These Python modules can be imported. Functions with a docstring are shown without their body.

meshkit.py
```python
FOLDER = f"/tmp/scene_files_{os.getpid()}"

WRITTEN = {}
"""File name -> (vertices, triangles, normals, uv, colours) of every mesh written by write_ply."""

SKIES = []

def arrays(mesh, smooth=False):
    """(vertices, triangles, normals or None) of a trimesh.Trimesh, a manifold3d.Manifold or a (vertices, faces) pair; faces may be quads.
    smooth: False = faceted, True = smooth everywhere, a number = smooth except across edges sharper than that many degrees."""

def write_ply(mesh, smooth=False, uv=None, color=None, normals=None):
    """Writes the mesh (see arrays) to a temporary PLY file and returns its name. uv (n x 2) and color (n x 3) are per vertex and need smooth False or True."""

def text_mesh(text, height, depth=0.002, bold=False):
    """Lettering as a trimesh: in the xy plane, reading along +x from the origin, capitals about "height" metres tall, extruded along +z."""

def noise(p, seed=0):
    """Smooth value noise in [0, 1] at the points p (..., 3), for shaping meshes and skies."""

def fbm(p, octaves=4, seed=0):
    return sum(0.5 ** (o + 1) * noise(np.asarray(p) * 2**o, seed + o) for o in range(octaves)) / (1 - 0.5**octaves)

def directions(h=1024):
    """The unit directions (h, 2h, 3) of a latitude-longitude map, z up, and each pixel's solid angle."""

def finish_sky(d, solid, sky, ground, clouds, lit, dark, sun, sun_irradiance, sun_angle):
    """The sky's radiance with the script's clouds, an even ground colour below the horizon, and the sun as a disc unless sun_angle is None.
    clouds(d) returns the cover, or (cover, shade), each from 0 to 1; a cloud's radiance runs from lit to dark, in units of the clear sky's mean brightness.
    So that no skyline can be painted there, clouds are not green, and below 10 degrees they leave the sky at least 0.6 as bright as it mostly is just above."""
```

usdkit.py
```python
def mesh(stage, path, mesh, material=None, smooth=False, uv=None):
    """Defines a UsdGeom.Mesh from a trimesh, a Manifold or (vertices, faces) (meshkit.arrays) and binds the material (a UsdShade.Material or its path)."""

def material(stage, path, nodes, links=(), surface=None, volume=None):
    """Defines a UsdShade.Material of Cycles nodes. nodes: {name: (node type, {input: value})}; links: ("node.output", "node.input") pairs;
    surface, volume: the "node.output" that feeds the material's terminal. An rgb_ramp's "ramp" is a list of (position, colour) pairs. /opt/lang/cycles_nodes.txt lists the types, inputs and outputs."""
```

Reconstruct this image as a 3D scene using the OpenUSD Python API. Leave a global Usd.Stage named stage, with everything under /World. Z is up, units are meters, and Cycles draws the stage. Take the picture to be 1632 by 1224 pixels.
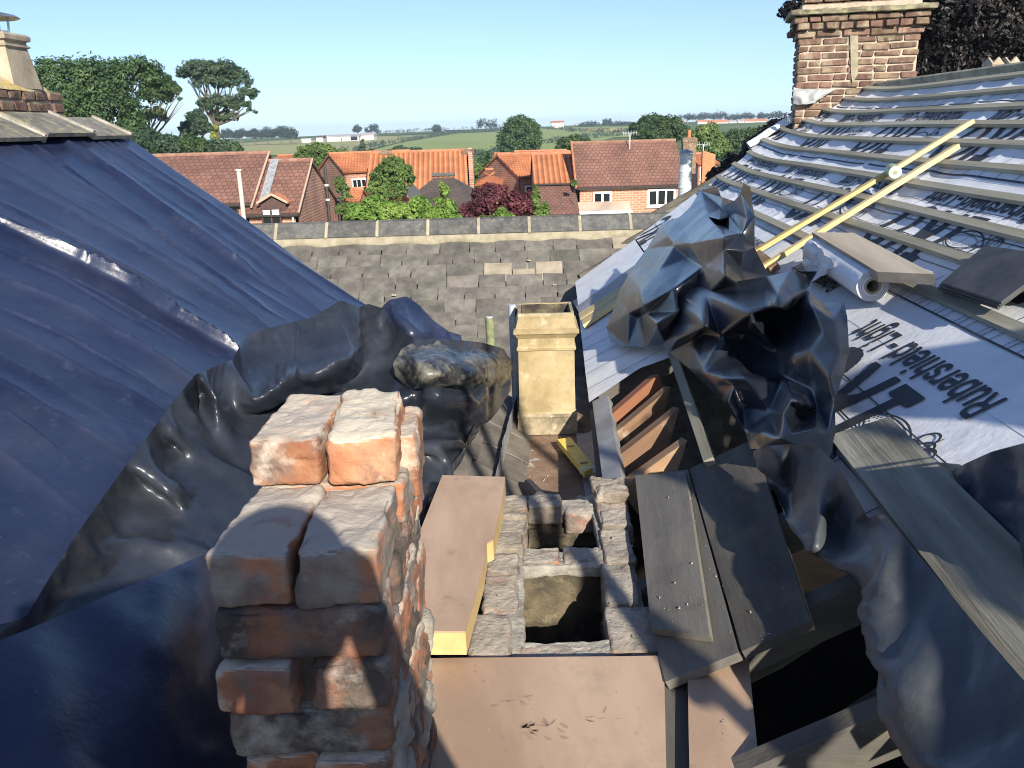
import math, random
import numpy as np, trimesh, usdkit, meshkit
from manifold3d import Manifold
from scipy.interpolate import PchipInterpolator, CubicSpline
from pxr import Usd, UsdGeom, UsdLux, UsdShade, Gf, Sdf

rng = np.random.default_rng(11); random.seed(11)
stage = Usd.Stage.CreateInMemory()
UsdGeom.SetStageUpAxis(stage, 'Z'); UsdGeom.SetStageMetersPerUnit(stage, 1.0)
UsdGeom.Xform.Define(stage, '/World'); UsdGeom.Scope.Define(stage, '/World/Looks')

# ---------------------------------------------------------------- camera, sky, sun
H = 9.0                                   # height of the lens above the village ground
F, PITCH, ROLL = 1358.0, math.radians(16.7), math.radians(1.6)
_f = np.array([0, math.cos(PITCH), -math.sin(PITCH)])
_r0 = np.array([1.0, 0, 0]); _u0 = np.array([0, math.sin(PITCH), math.cos(PITCH)])
_r = _r0 * math.cos(ROLL) - _u0 * math.sin(ROLL); _u = _u0 * math.cos(ROLL) + _r0 * math.sin(ROLL)
EXPOSURE = 0.85
cam = UsdGeom.Camera.Define(stage, '/World/camera')
m = np.eye(4); m[0, :3], m[1, :3], m[2, :3], m[3, :3] = _r, _u, -_f, (0, 0, H)
cam.AddTransformOp().Set(Gf.Matrix4d(m.tolist()))
cam.CreateHorizontalApertureAttr(36.0); cam.CreateVerticalApertureAttr(27.0)
cam.CreateFocalLengthAttr(36.0 * F / 1632.0); cam.CreateClippingRangeAttr(Gf.Vec2f(0.05, 30000)); cam.CreateFStopAttr(0.0)
cam.CreateExposureAttr(EXPOSURE)
SUN = np.array([0.234, -0.862, 0.449]); SUN /= np.linalg.norm(SUN)
EL, AZ = math.asin(SUN[2]), math.atan2(SUN[0], SUN[1])
sun = UsdLux.DistantLight.Define(stage, '/World/sun')
sun.CreateIntensityAttr(1.25); sun.CreateAngleAttr(0.5); sun.CreateColorAttr(Gf.Vec3f(1.0, 0.93, 0.80)); sun.CreateNormalizeAttr(True)
zx = SUN; xx = np.cross([0, 0, 1.0], zx); xx /= np.linalg.norm(xx); yx = np.cross(zx, xx)
ms = np.eye(4); ms[0, :3], ms[1, :3], ms[2, :3] = xx, yx, zx
sun.AddTransformOp().Set(Gf.Matrix4d(ms.tolist()))
skymat = usdkit.material(stage, '/World/Looks/sky', {
    'tc': ('texture_coordinate', {}), 'up': ('vector_math', {'math_type': 'add', 'vector2': (0, 0, .05)}), 'nz': ('vector_math', {'math_type': 'normalize'}),
    's': ('sky_texture', {'sky_type': 'single_scattering', 'sun_disc': False, 'sun_elevation': EL, 'sun_rotation': AZ, 'air_density': 1.0, 'aerosol_density': 0.5, 'ozone_density': 3.0, 'altitude': 50.0}),
    't': ('mix_color', {'blend_type': 'multiply', 'fac': 1.0, 'b': (.95, .945, 1.05)}),
    'b': ('background_shader', {'strength': 0.095})}, [('tc.generated', 'up.vector1'), ('up.vector', 'nz.vector1'), ('nz.vector', 's.vector'), ('s.color', 't.a'), ('t.result', 'b.color')], surface='b.background')
dome = UsdLux.DomeLight.Define(stage, '/World/sky')
UsdShade.MaterialBindingAPI.Apply(dome.GetPrim()).Bind(skymat)

# ---------------------------------------------------------------- helpers (coordinates are relative to the lens height)
def ray(x, y): return _f + (x - 816) / F * _r - (y - 612) / F * _u
def aY(x, y, Y): d = ray(x, y); return d * Y / d[1]
def aZ(x, y, Z): d = ray(x, y); return d * Z / d[2]
def aP(x, y, p0, n): d = ray(x, y); return d * (np.dot(p0, n) / np.dot(d, n))
A34 = math.radians(3.4)
VD = np.array([math.sin(A34), math.cos(A34), 0]); AC = np.array([math.cos(A34), -math.sin(A34), 0])
R0 = np.array([3.3, 8, .25]); RN = np.cross(VD, -AC + np.array([0, 0, -.55])); RN /= np.linalg.norm(RN)
L0 = np.array([-2.495, 5.5, .084]); LS = .58
LN = np.cross(AC + np.array([0, 0, -LS]), VD); LN /= np.linalg.norm(LN)
def Rp(u, v, h=0.): return R0 + AC * u + VD * v + np.array([0, 0, .55 * u]) + RN * h
def Lp(u, v, h=0.): return L0 + AC * u + VD * v + np.array([0, 0, -LS * u]) + LN * h      # u grows down the slope
def R_(x, y, h=0.): return aP(x, y, R0 + RN * h, RN)
def L_(x, y, h=0.): return aP(x, y, L0 + LN * h, LN)
def Luv(p): p = np.asarray(p) - L0; return p @ AC, p @ VD
def Ruv(p): p = np.asarray(p) - R0; return p @ AC, p @ VD

names = {}
def numbered(path):
    n = names[path] = names.get(path, -1) + 1
    return path if n == 0 else f'{path}_{n:03d}'
LOC = {}
def tag(p, label=None, cat=None, group=None, kind=None):
    p = p.GetPrim() if hasattr(p, 'GetPrim') else p
    for k, v in (('label', label), ('category', cat), ('group', group), ('kind', kind)):
        if v: p.SetCustomDataByKey(k, v)
    return p
def thing(name, label, cat, loc=(0, 0, 0), group=None, kind=None):
    path = numbered('/World/' + name)
    x = UsdGeom.Xform.Define(stage, path); loc = np.asarray(loc, float)
    x.AddTranslateOp().Set(Gf.Vec3d(*(loc + [0, 0, H]))); LOC[path] = loc
    return tag(x, label, cat, group, kind)
def frame(o, x, z):
    x = np.asarray(x, float); x = x / np.linalg.norm(x); z = np.asarray(z, float); z = z - x * (z @ x); z /= np.linalg.norm(z)
    T = np.eye(4); T[:3, 0], T[:3, 1], T[:3, 2], T[:3, 3] = x, np.cross(z, x), z, o
    return T
def va(mesh):
    if hasattr(mesh, 'to_mesh'):
        q = mesh.to_mesh(); return np.array(q.vert_properties[:, :3], float), np.array(q.tri_verts)
    if isinstance(mesh, tuple): return np.asarray(mesh[0], float), np.asarray(mesh[1])
    return np.array(mesh.vertices, float), np.array(mesh.faces)
def obj(name, mesh, mat, parent=None, T=None, smooth=False, label=None, cat=None, group=None, kind=None):
    """One Mesh prim. mesh in lens-relative coordinates, or in its own frame with T."""
    pp = str(parent.GetPath()) if parent is not None else '/World'
    path = numbered(pp + '/' + name); v, f = va(mesh)
    off = LOC.get(pp)
    if T is None:
        c = np.zeros(3)
        if off is None: c = np.array([0, 0, 0.]); v = v.copy(); v[:, 2] += H
        else: v = v - off
        p = usdkit.mesh(stage, path, (v, f), M[mat], smooth=smooth)
        LOC[path] = off if off is not None else np.array([0, 0, 0.])
    else:
        T = np.array(T, float); T[:3, 3] += (-off if off is not None else np.array([0, 0, H]))
        p = usdkit.mesh(stage, path, (v, f), M[mat], smooth=smooth)
        p.AddTransformOp().Set(Gf.Matrix4d(T.T.tolist()))
    return tag(p, label, cat, group, kind)
def join(ms):
    vs, fs, n = [], [], 0
    for q in ms:
        v, f = va(q)
        if f.shape[1] == 4: f = np.vstack([f[:, [0, 1, 2]], f[:, [0, 2, 3]]])
        vs.append(v); fs.append(f + n); n += len(v)
    return np.vstack(vs), np.vstack(fs)
def xf(mesh, T): v, f = va(mesh); return v @ T[:3, :3].T + T[:3, 3], f
def hull(p): return Manifold.hull_points(np.asarray(p, float))
def cbox(l, w, t, c=.004, jit=0.):
    """chamfered box centred at the origin"""
    p = []
    for sx in (-1, 1):
        for sy in (-1, 1):
            for sz in (-1, 1):
                x, y, z = l / 2, w / 2, t / 2; j = rng.normal(0, jit, 3) if jit else 0
                for q in ((x - c, y - c, z), (x - c, y, z - c), (x, y - c, z - c)): p.append(np.array(q) * (sx, sy, sz) + j)
    return hull(p)
def box(x0, x1, y0, y1, z0, z1): return hull([(x, y, z) for x in (x0, x1) for y in (y0, y1) for z in (z0, z1)])
def board(pts, t):
    """a flat board from its top outline (lens-relative points), t thick; returns mesh in its own frame, and the frame"""
    pts = np.asarray(pts, float); o = pts.mean(0); _, _, vt = np.linalg.svd(pts - o); n = vt[2] * (1 if vt[2][2] > 0 else -1); ed = np.roll(pts, -1, 0) - pts; ed = ed[np.argmax((ed ** 2).sum(1))]
    T = frame(o, ed, n); q = (pts - o) @ T[:3, :3]; q[:, 2] = 0
    from shapely.geometry import Polygon
    g = trimesh.creation.extrude_polygon(Polygon(q[:, :2]).buffer(0), t, engine='earcut'); g.apply_translation((0, 0, -t))
    return g, T
def tube(pts, r, n=10, cap=True):
    p = np.asarray(pts, float); t = np.gradient(p, axis=0); t /= np.linalg.norm(t, axis=1, keepdims=True)
    a = np.cross(t, [0.31, .2, .93]); a /= np.linalg.norm(a, axis=1, keepdims=True); b = np.cross(t, a)
    an = np.arange(n) * 2 * math.pi / n; r = np.broadcast_to(r, (len(p),))
    v = (p[:, None] + r[:, None, None] * (np.cos(an)[None, :, None] * a[:, None] + np.sin(an)[None, :, None] * b[:, None])).reshape(-1, 3)
    f = [(i * n + j, i * n + (j + 1) % n, (i + 1) * n + (j + 1) % n) for i in range(len(p) - 1) for j in range(n)] + [(i * n + j, (i + 1) * n + (j + 1) % n, (i + 1) * n + j) for i in range(len(p) - 1) for j in range(n)]
    if cap:
        k = len(v); v = np.vstack([v, p[0], p[-1]]); f += [(k, (j + 1) % n, j) for j in range(n)] + [(k + 1, (len(p) - 1) * n + j, (len(p) - 1) * n + (j + 1) % n) for j in range(n)]
    return v, np.array(f)
def lathe(prof, n=24, sq=None):
    """profile of (radius, z); sq = a number of sides (4 gives a square section)"""
    k = sq or n; an = np.arange(k) * 2 * math.pi / k + (math.pi / 4 if sq == 4 else 0); s = math.sqrt(2) if sq == 4 else 1
    v = np.array([(r * s * math.cos(a), r * s * math.sin(a), z) for r, z in prof for a in an]); f = []
    for i in range(len(prof) - 1):
        for j in range(k): f += [(i * k + j, i * k + (j + 1) % k, (i + 1) * k + (j + 1) % k), (i * k + j, (i + 1) * k + (j + 1) % k, (i + 1) * k + j)]
    return v, np.array(f)
def fbm(p, o=4, s=0): return meshkit.fbm(p, o, s) - .5
def ridged(p, s=0): return 1 - np.abs(2 * meshkit.noise(p, s) - 1)
def grid_faces(R, C):
    i, j = np.meshgrid(np.arange(R - 1), np.arange(C - 1), indexing='ij'); a = (i * C + j).ravel()
    return np.vstack([np.stack([a, a + 1, a + C + 1], 1), np.stack([a, a + C + 1, a + C], 1)])
def gnorm(P):
    n = np.cross(np.gradient(P, axis=1), np.gradient(P, axis=0)); return n / (np.linalg.norm(n, axis=-1, keepdims=True) + 1e-12)
def loft(rows, R, C, smooth=True):
    """surface through rows of points (each row its own count), as an R x C x 3 grid"""
    S = CubicSpline if smooth else PchipInterpolator; rr = []
    for q in rows:
        q = np.asarray(q, float); t = np.r_[0, np.cumsum(np.linalg.norm(np.diff(q, axis=0), axis=1))]; t /= t[-1]
        rr.append(PchipInterpolator(t, q, axis=0)(np.linspace(0, 1, C)))
    rr = np.array(rr); t = np.linspace(0, 1, len(rr))
    return PchipInterpolator(t, rr, axis=0)(np.linspace(0, 1, R))
def crumple(P, amp, freq, seed=0, sharp=1.0):
    """creased film: ridged noise in the sheet's own coordinates, pushed along the normals"""
    n = gnorm(P); q = P * freq + fbm(P * freq * .7, 2, seed + 40)[..., None] * 1.4
    w = meshkit.noise(P * freq * .4, seed + 77)
    h = (ridged(q, seed) ** 2 - .4) * amp * (.4 + 1.2 * w) + (ridged(q * 2.3 + 5, seed + 1) ** 2 - .4) * amp * .45 * sharp + (ridged(q * 5.1 + 9, seed + 2) ** 2 - .4) * amp * .14 * sharp
    return P + n * h[..., None]
def sheet(P, t=.003): 
    """closes a grid into a thin sheet"""
    R, C = P.shape[:2]; n = gnorm(P); a = P.reshape(-1, 3); b = (P - n * t).reshape(-1, 3); f = grid_faces(R, C); N = R * C
    e = np.r_[np.arange(C), np.arange(1, R) * C + C - 1, (R - 1) * C + np.arange(C - 2, -1, -1), np.arange(R - 2, 0, -1) * C]; e2 = np.roll(e, -1)
    return np.vstack([a, b]), np.vstack([f, f[:, ::-1] + N, np.stack([e, e + N, e2], 1), np.stack([e2, e + N, e2 + N], 1)])

# ---------------------------------------------------------------- materials
M = {}
def mat(name, cols, scale=8., detail=6., rough=.8, bump=0., bscale=None, stretch=(1, 1, 1), vary=.25, hue=0., patches=(), top=None, spec=.5, metal=0., coord='object', lo=.38, hi=.62, transl=None, rvar=0., bdist=.01, coat=0.):
    """noise -> ramp -> base colour, per-object variation, patches of a second colour, bump"""
    N = {'tc': ('texture_coordinate', {}), 'oi': ('object_info', {}), 'w': ('math', {'math_type': 'multiply', 'value2': 37.0}),
         'mp': ('mapping', {'scale': stretch}), 'n': ('noise_texture', {'dimensions': '4D', 'scale': scale, 'detail': detail, 'roughness': .62}),
         'r': ('rgb_ramp', {'ramp': [(lo + (hi - lo) * i / max(1, len(cols) - 1), c) for i, c in enumerate(cols)]}),
         'vr': ('map_range', {'from_min': 0., 'from_max': 1., 'to_min': 1 - vary, 'to_max': 1 + vary}),
         'hr': ('map_range', {'from_min': 0., 'from_max': 1., 'to_min': .5 - hue, 'to_max': .5 + hue}),
         'wn': ('white_noise_texture', {'dimensions': '1D'}),
         'h': ('hsv', {}), 'p': ('principled_bsdf', {'roughness': rough, 'metallic': metal, 'specular_ior_level': spec, 'coat_weight': coat})}
    src = 'tc.object' if coord == 'object' else 'g.position'
    if coord != 'object': N['g'] = ('geometry', {})
    K = [(src, 'mp.vector'), ('mp.vector', 'n.vector'), ('oi.random', 'w.value1'), ('w.value', 'n.w'), ('n.fac', 'r.fac'), ('oi.random', 'vr.value'), ('oi.random', 'wn.w'), ('wn.value', 'hr.value'),
         ('vr.result', 'h.value'), ('hr.result', 'h.hue')]
    cur = 'r.color'
    K.append((cur, 'h.color')); cur = 'h.color'
    for i, (c, sc, a, b, amt) in enumerate(patches):
        N[f'pn{i}'] = ('noise_texture', {'dimensions': '4D', 'scale': sc, 'detail': 7., 'roughness': .65})
        N[f'pw{i}'] = ('math', {'math_type': 'add', 'value2': 3.3 + i * 5.7})
        N[f'pr{i}'] = ('map_range', {'from_min': a - .04, 'from_max': b - .04, 'to_min': 0., 'to_max': amt, 'clamp': True})
        N[f'pm{i}'] = ('mix_color', {'b': c})
        K += [(src, f'pn{i}.vector'), ('w.value', f'pw{i}.value1'), (f'pw{i}.value', f'pn{i}.w'), (f'pn{i}.fac', f'pr{i}.value'), (f'pr{i}.result', f'pm{i}.fac'), (cur, f'pm{i}.a')]
        cur = f'pm{i}.result'
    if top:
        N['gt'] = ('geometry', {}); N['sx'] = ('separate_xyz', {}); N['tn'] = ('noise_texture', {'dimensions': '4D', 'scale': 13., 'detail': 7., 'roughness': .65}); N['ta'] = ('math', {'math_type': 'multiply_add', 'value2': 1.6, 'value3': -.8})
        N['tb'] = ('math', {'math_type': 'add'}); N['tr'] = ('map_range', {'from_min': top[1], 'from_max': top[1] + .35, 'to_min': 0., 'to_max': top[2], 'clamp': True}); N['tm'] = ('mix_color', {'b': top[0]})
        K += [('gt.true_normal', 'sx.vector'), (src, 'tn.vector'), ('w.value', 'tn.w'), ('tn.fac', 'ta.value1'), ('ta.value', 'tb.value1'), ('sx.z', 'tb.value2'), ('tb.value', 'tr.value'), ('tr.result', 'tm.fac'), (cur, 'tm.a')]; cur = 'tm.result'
    K.append((cur, 'p.base_color'))
    if rvar:
        N['rr'] = ('map_range', {'from_min': .3, 'from_max': .7, 'to_min': max(.03, rough - rvar), 'to_max': rough + rvar}); K += [('n.fac', 'rr.value'), ('rr.result', 'p.roughness')]
    if bump:
        N['bn'] = ('noise_texture', {'scale': bscale or scale * 3, 'detail': 8., 'roughness': .65}); N['b'] = ('bump', {'strength': min(1., bump * 1.3), 'distance': bdist * 1.6})
        K += [('mp.vector', 'bn.vector'), ('bn.fac', 'b.height'), ('b.normal', 'p.normal')]
    out = 'p.BSDF'
    if transl:
        N['t'] = ('translucent_bsdf', {'color': transl}); N['mx'] = ('mix_closure', {'fac': .3}); K += [('p.BSDF', 'mx.closure1'), ('t.BSDF', 'mx.closure2')]; out = 'mx.closure'
    M[name] = usdkit.material(stage, '/World/Looks/' + name, N, K, surface=out)
mat('blue_tarp', [(.011, .016, .040), (.019, .027, .062)], 2.2, 5, .31, .22, 26, vary=.0, patches=[((.045, .055, .085), 3, .50, .75, .5), ((.07, .085, .13), 26, .60, .74, .3), ((.12, .14, .2), 130, .68, .73, .6)], rvar=.12, bdist=.004)
mat('black_tarp', [(.014, .017, .025), (.028, .033, .045)], 4, 5, .33, .25, 16, vary=.0, patches=[((.06, .067, .082), 5, .50, .75, .55), ((.13, .14, .16), 90, .70, .74, .4)], rvar=.12, bdist=.004)
mat('dirty_tarp', [(.014, .015, .018), (.03, .03, .032)], 5, 5, .34, .35, 24, vary=.0, patches=[((.20, .19, .15), 9, .52, .68, .75), ((.26, .24, .18), 40, .55, .7, .6)], rvar=.1, bdist=.005)
mat('ridge_tile', [(.055, .056, .058), (.11, .108, .10)], 12, 7, .8, .4, 60, vary=.16, patches=[((.22, .20, .13), 35, .56, .72, .5)], bdist=.004)
mat('lichen_tile', [(.10, .095, .085), (.19, .18, .155)], 10, 7, .9, .5, 60, vary=.12, patches=[((.34, .30, .16), 24, .54, .66, .7)], bdist=.004)
mat('slate', [(.075, .069, .061), (.11, .101, .088), (.15, .137, .118)], 7, 7, .62, .35, 50, vary=.22, hue=.02, patches=[((.16, .15, .09), 16, .58, .78, .4), ((.28, .27, .23), 60, .72, .77, .5)], bdist=.004)
mat('pale_slate', [(.20, .17, .125), (.30, .26, .20)], 7, 7, .7, .3, 50, vary=.2, bdist=.004)
mat('mortar', [(.25, .22, .15), (.35, .31, .225)], 14, 7, .95, .6, 60, vary=.1, bdist=.006)
mat('grey_mortar', [(.22, .20, .17), (.40, .37, .31)], 14, 7, .95, .7, 70, vary=.1, bdist=.006)
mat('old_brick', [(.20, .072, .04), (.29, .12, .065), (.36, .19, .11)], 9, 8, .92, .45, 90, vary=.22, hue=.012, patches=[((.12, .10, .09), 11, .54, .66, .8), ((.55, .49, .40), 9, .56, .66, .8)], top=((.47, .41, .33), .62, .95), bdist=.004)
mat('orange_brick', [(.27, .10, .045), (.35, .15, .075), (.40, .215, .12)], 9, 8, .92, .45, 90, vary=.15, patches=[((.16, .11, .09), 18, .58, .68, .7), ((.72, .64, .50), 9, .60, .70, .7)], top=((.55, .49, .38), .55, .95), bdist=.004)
mat('sooty_shaded_brick', [(.045, .036, .032), (.09, .07, .056), (.17, .125, .095)], 9, 8, .95, .45, 90, vary=.22, hue=.015, patches=[((.46, .42, .36), 9, .54, .66, .7), ((.30, .12, .06), 8, .54, .64, .7)], bdist=.012)  # sooty brick, its colour also darkened for the shaded lower courses
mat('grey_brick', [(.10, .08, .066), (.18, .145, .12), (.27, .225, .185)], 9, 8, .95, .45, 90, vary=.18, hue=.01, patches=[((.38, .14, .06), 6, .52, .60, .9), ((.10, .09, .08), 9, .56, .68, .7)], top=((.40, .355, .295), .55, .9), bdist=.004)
mat('soot', [(.03, .026, .02), (.085, .07, .045), (.16, .125, .075)], 10, 8, .97, .7, 50, vary=.1, patches=[((.30, .24, .15), 16, .62, .72, .6)], bdist=.006)
mat('stack_brick', [(.095, .055, .042), (.15, .088, .062), (.22, .145, .10)], 9, 7, .93, .7, 60, vary=.30, hue=.018, patches=[((.33, .28, .19), 7, .55, .68, .7), ((.06, .045, .04), 10, .60, .72, .6)], bdist=.006)
mat('lime_mortar', [(.34, .275, .21), (.45, .37, .285)], 14, 7, .95, .6, 60, vary=.05, bdist=.006)
mat('lichen_stone', [(.11, .095, .065), (.22, .19, .13)], 7, 7, .95, .6, 40, vary=.1, patches=[((.55, .30, .03), 5, .66, .70, .9), ((.38, .36, .20), 12, .52, .66, .7)], bdist=.006)
mat('flaunching', [(.40, .34, .24), (.55, .48, .36)], 7, 7, .95, .6, 40, vary=.1, patches=[((.50, .36, .08), 6, .50, .60, .85), ((.20, .19, .12), 14, .6, .7, .7)], bdist=.006)
mat('buff_pot', [(.27, .20, .095), (.35, .27, .14), (.41, .325, .185)], 5, 9, .75, .3, 40, vary=.04, patches=[((.12, .09, .05), 80, .66, .71, .85), ((.20, .155, .085), 6, .53, .70, .75), ((.55, .47, .32), 14, .60, .72, .5)], bdist=.003)
mat('pot_dirt', [(.13, .11, .075), (.27, .22, .14), (.40, .33, .20)], 9, 8, .9, .5, 50, vary=.04, patches=[((.48, .42, .30), 12, .58, .68, .7)], bdist=.004)
mat('grey_pot', [(.27, .225, .16), (.40, .34, .25)], 5, 7, .8, .3, 40, vary=.06, patches=[((.14, .12, .09), 6, .58, .7, .6)], bdist=.004)
mat('steel', [(.42, .43, .44), (.60, .61, .62)], 12, 5, .35, .1, 60, vary=.1, metal=.85, rvar=.1, bdist=.002)
mat('galvanised', [(.50, .51, .52), (.68, .69, .70)], 20, 5, .5, .1, 60, vary=.04, metal=.35, rvar=.08, bdist=.002)
mat('green_pole', [(.12, .15, .07), (.24, .25, .14)], 20, 6, .8, .3, 60, vary=.1, bdist=.002)
mat('scaffold_tube', [(.22, .22, .21), (.36, .36, .35)], 20, 6, .55, .2, 60, vary=.1, metal=.4, bdist=.002)
mat('lead', [(.22, .225, .23), (.36, .365, .37)], 5, 7, .62, .3, 25, vary=.08, metal=.25, patches=[((.40, .41, .41), 8, .58, .72, .5)], rvar=.1, bdist=.005)
mat('rusty_floor', [(.14, .085, .052), (.20, .125, .08), (.26, .18, .125)], 6, 7, .85, .3, 40, vary=.0, patches=[((.36, .34, .32), 6, .60, .64, .85), ((.30, .07, .03), 60, .68, .74, .5)], bdist=.003)
mat('grey_board', [(.10, .092, .078), (.15, .138, .118), (.20, .182, .155)], 5, 8, .8, .3, 30, (.12, 1, 1), vary=.12, patches=[((.32, .30, .26), 70, .69, .73, .7), ((.06, .055, .05), 5, .58, .72, .5)], bdist=.004)
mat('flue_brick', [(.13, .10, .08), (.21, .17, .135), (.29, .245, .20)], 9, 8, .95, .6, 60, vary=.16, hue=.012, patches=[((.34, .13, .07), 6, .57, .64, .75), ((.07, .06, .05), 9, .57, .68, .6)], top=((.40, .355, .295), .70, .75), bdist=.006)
mat('dark_board', [(.06, .055, .049), (.095, .087, .076), (.135, .123, .107)], 5, 8, .8, .4, 30, (.12, 1, 1), vary=.15, spec=.25, patches=[((.26, .25, .22), 70, .68, .73, .6), ((.15, .135, .09), 6, .54, .7, .6)], bdist=.004)
mat('plank', [(.15, .14, .108), (.24, .225, .175), (.33, .31, .245)], 14, 10, .85, .7, 40, (.05, 1, 1), vary=.08, patches=[((.08, .07, .06), 4, .60, .74, .5)], bdist=.005)
mat('plywood', [(.34, .225, .15), (.42, .29, .20), (.48, .345, .24)], 4, 8, .6, .15, 30, (.25, 1, 1), vary=.07, patches=[((.24, .18, .13), 5, .56, .74, .6), ((.58, .49, .40), 90, .70, .74, .6), ((.11, .085, .07), 34, .68, .74, .6), ((.15, .12, .10), 11, .66, .74, .6)], bdist=.002)
mat('ply_edge', [(.50, .38, .22), (.62, .50, .32)], 30, 6, .8, .3, 60, (.2, 1, 6), vary=.05, bdist=.003)
mat('foam_edge', [(.46, .31, .12), (.54, .39, .18)], 10, 6, .8, .15, 80, vary=.03, bdist=.002)
mat('rafter', [(.12, .065, .036), (.20, .115, .062), (.28, .18, .105)], 9, 8, .85, .5, 24, (.10, 1, 1), vary=.2, hue=.012, patches=[((.45, .38, .28), 10, .62, .74, .5)], bdist=.005)
mat('red_rafter', [(.16, .062, .03), (.24, .10, .05)], 9, 8, .85, .5, 24, (.10, 1, 1), vary=.1, bdist=.005)
mat('batten', [(.20, .185, .135), (.28, .26, .195), (.35, .33, .25)], 10, 8, .85, .4, 30, (.06, 1, 1), vary=.10, patches=[((.09, .085, .06), 18, .66, .74, .6)], bdist=.004)
mat('new_batten', [(.42, .30, .11), (.52, .39, .17), (.60, .47, .24)], 9, 8, .7, .3, 30, (.05, 1, 1), vary=.05, patches=[((.36, .24, .10), 16, .70, .75, .5)], bdist=.003)
mat('yellow_level', [(.70, .50, .08), (.80, .62, .14)], 20, 5, .5, .1, 60, vary=.02, patches=[((.40, .30, .10), 25, .68, .74, .6)], bdist=.002)
mat('membrane', [(.62, .63, .65), (.72, .73, .745)], 6, 6, .5, .35, 14, vary=.0, patches=[((.48, .49, .52), 5, .58, .75, .35)], bdist=.006)
mat('print', [(.018, .02, .026), (.03, .033, .042)], 30, 4, .6, 0, vary=0)
mat('white_pvc', [(.74, .74, .73), (.82, .82, .81)], 5, 3, .45, vary=.02)
mat('brown_frame', [(.055, .028, .022), (.08, .04, .03)], 8, 4, .5, vary=.05)
mat('cream_pipe', [(.50, .45, .36), (.60, .54, .44)], 8, 5, .6, vary=.04)
mat('dark_pipe', [(.03, .028, .028), (.05, .045, .045)], 8, 4, .5, vary=.05)
mat('blind', [(.75, .75, .73), (.80, .80, .78)], 8, 4, .7, vary=.02)
mat('terracotta', [(.42, .15, .07), (.52, .21, .10)], 6, 5, .85, vary=.08)
mat('barn_white', [(.55, .52, .48), (.66, .62, .57)], .3, 5, .8, vary=.08)
mat('barn_roof', [(.30, .28, .28), (.40, .37, .36)], .3, 5, .8, vary=.1)
mat('bark', [(.09, .075, .055), (.16, .135, .10)], 3, 6, .9, .5, 6, (1, 1, .2), vary=.15, bdist=.04)
mat('skin', [(.45, .28, .20), (.52, .33, .25)], 12, 4, .55, vary=0)
mat('cloth', [(.04, .05, .09), (.06, .07, .12)], 20, 5, .9, vary=0)
mat('hair', [(.03, .02, .015), (.05, .035, .025)], 30, 5, .7, vary=0)
mat('phone', [(.012, .012, .013), (.02, .02, .02)], 10, 3, .3, vary=0)
mat('canvas_dark', [(.02, .02, .02), (.04, .04, .04)], 10, 3, .9, vary=0)
mat('void_shade', [(.010, .009, .008), (.018, .015, .013)], 4, 5, .95, vary=0, spec=.05)  # near-black colour standing for shade in the attic and barn doorway
mat('yellow_box', [(.72, .50, .06), (.80, .58, .10)], 8, 3, .5, vary=0)
def leafmat(name, cols, tr, rough=.5): mat(name, [tuple(1.3 * x for x in c) for c in cols] if 'beech' not in name else cols, 1.2, 4, rough, vary=.12, transl=tuple(1.3 * x for x in tr), coord='position', spec=.3)
leafmat('leaf_oak', [(.022, .045, .018), (.040, .075, .026), (.07, .11, .04)], (.06, .12, .03))
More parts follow.
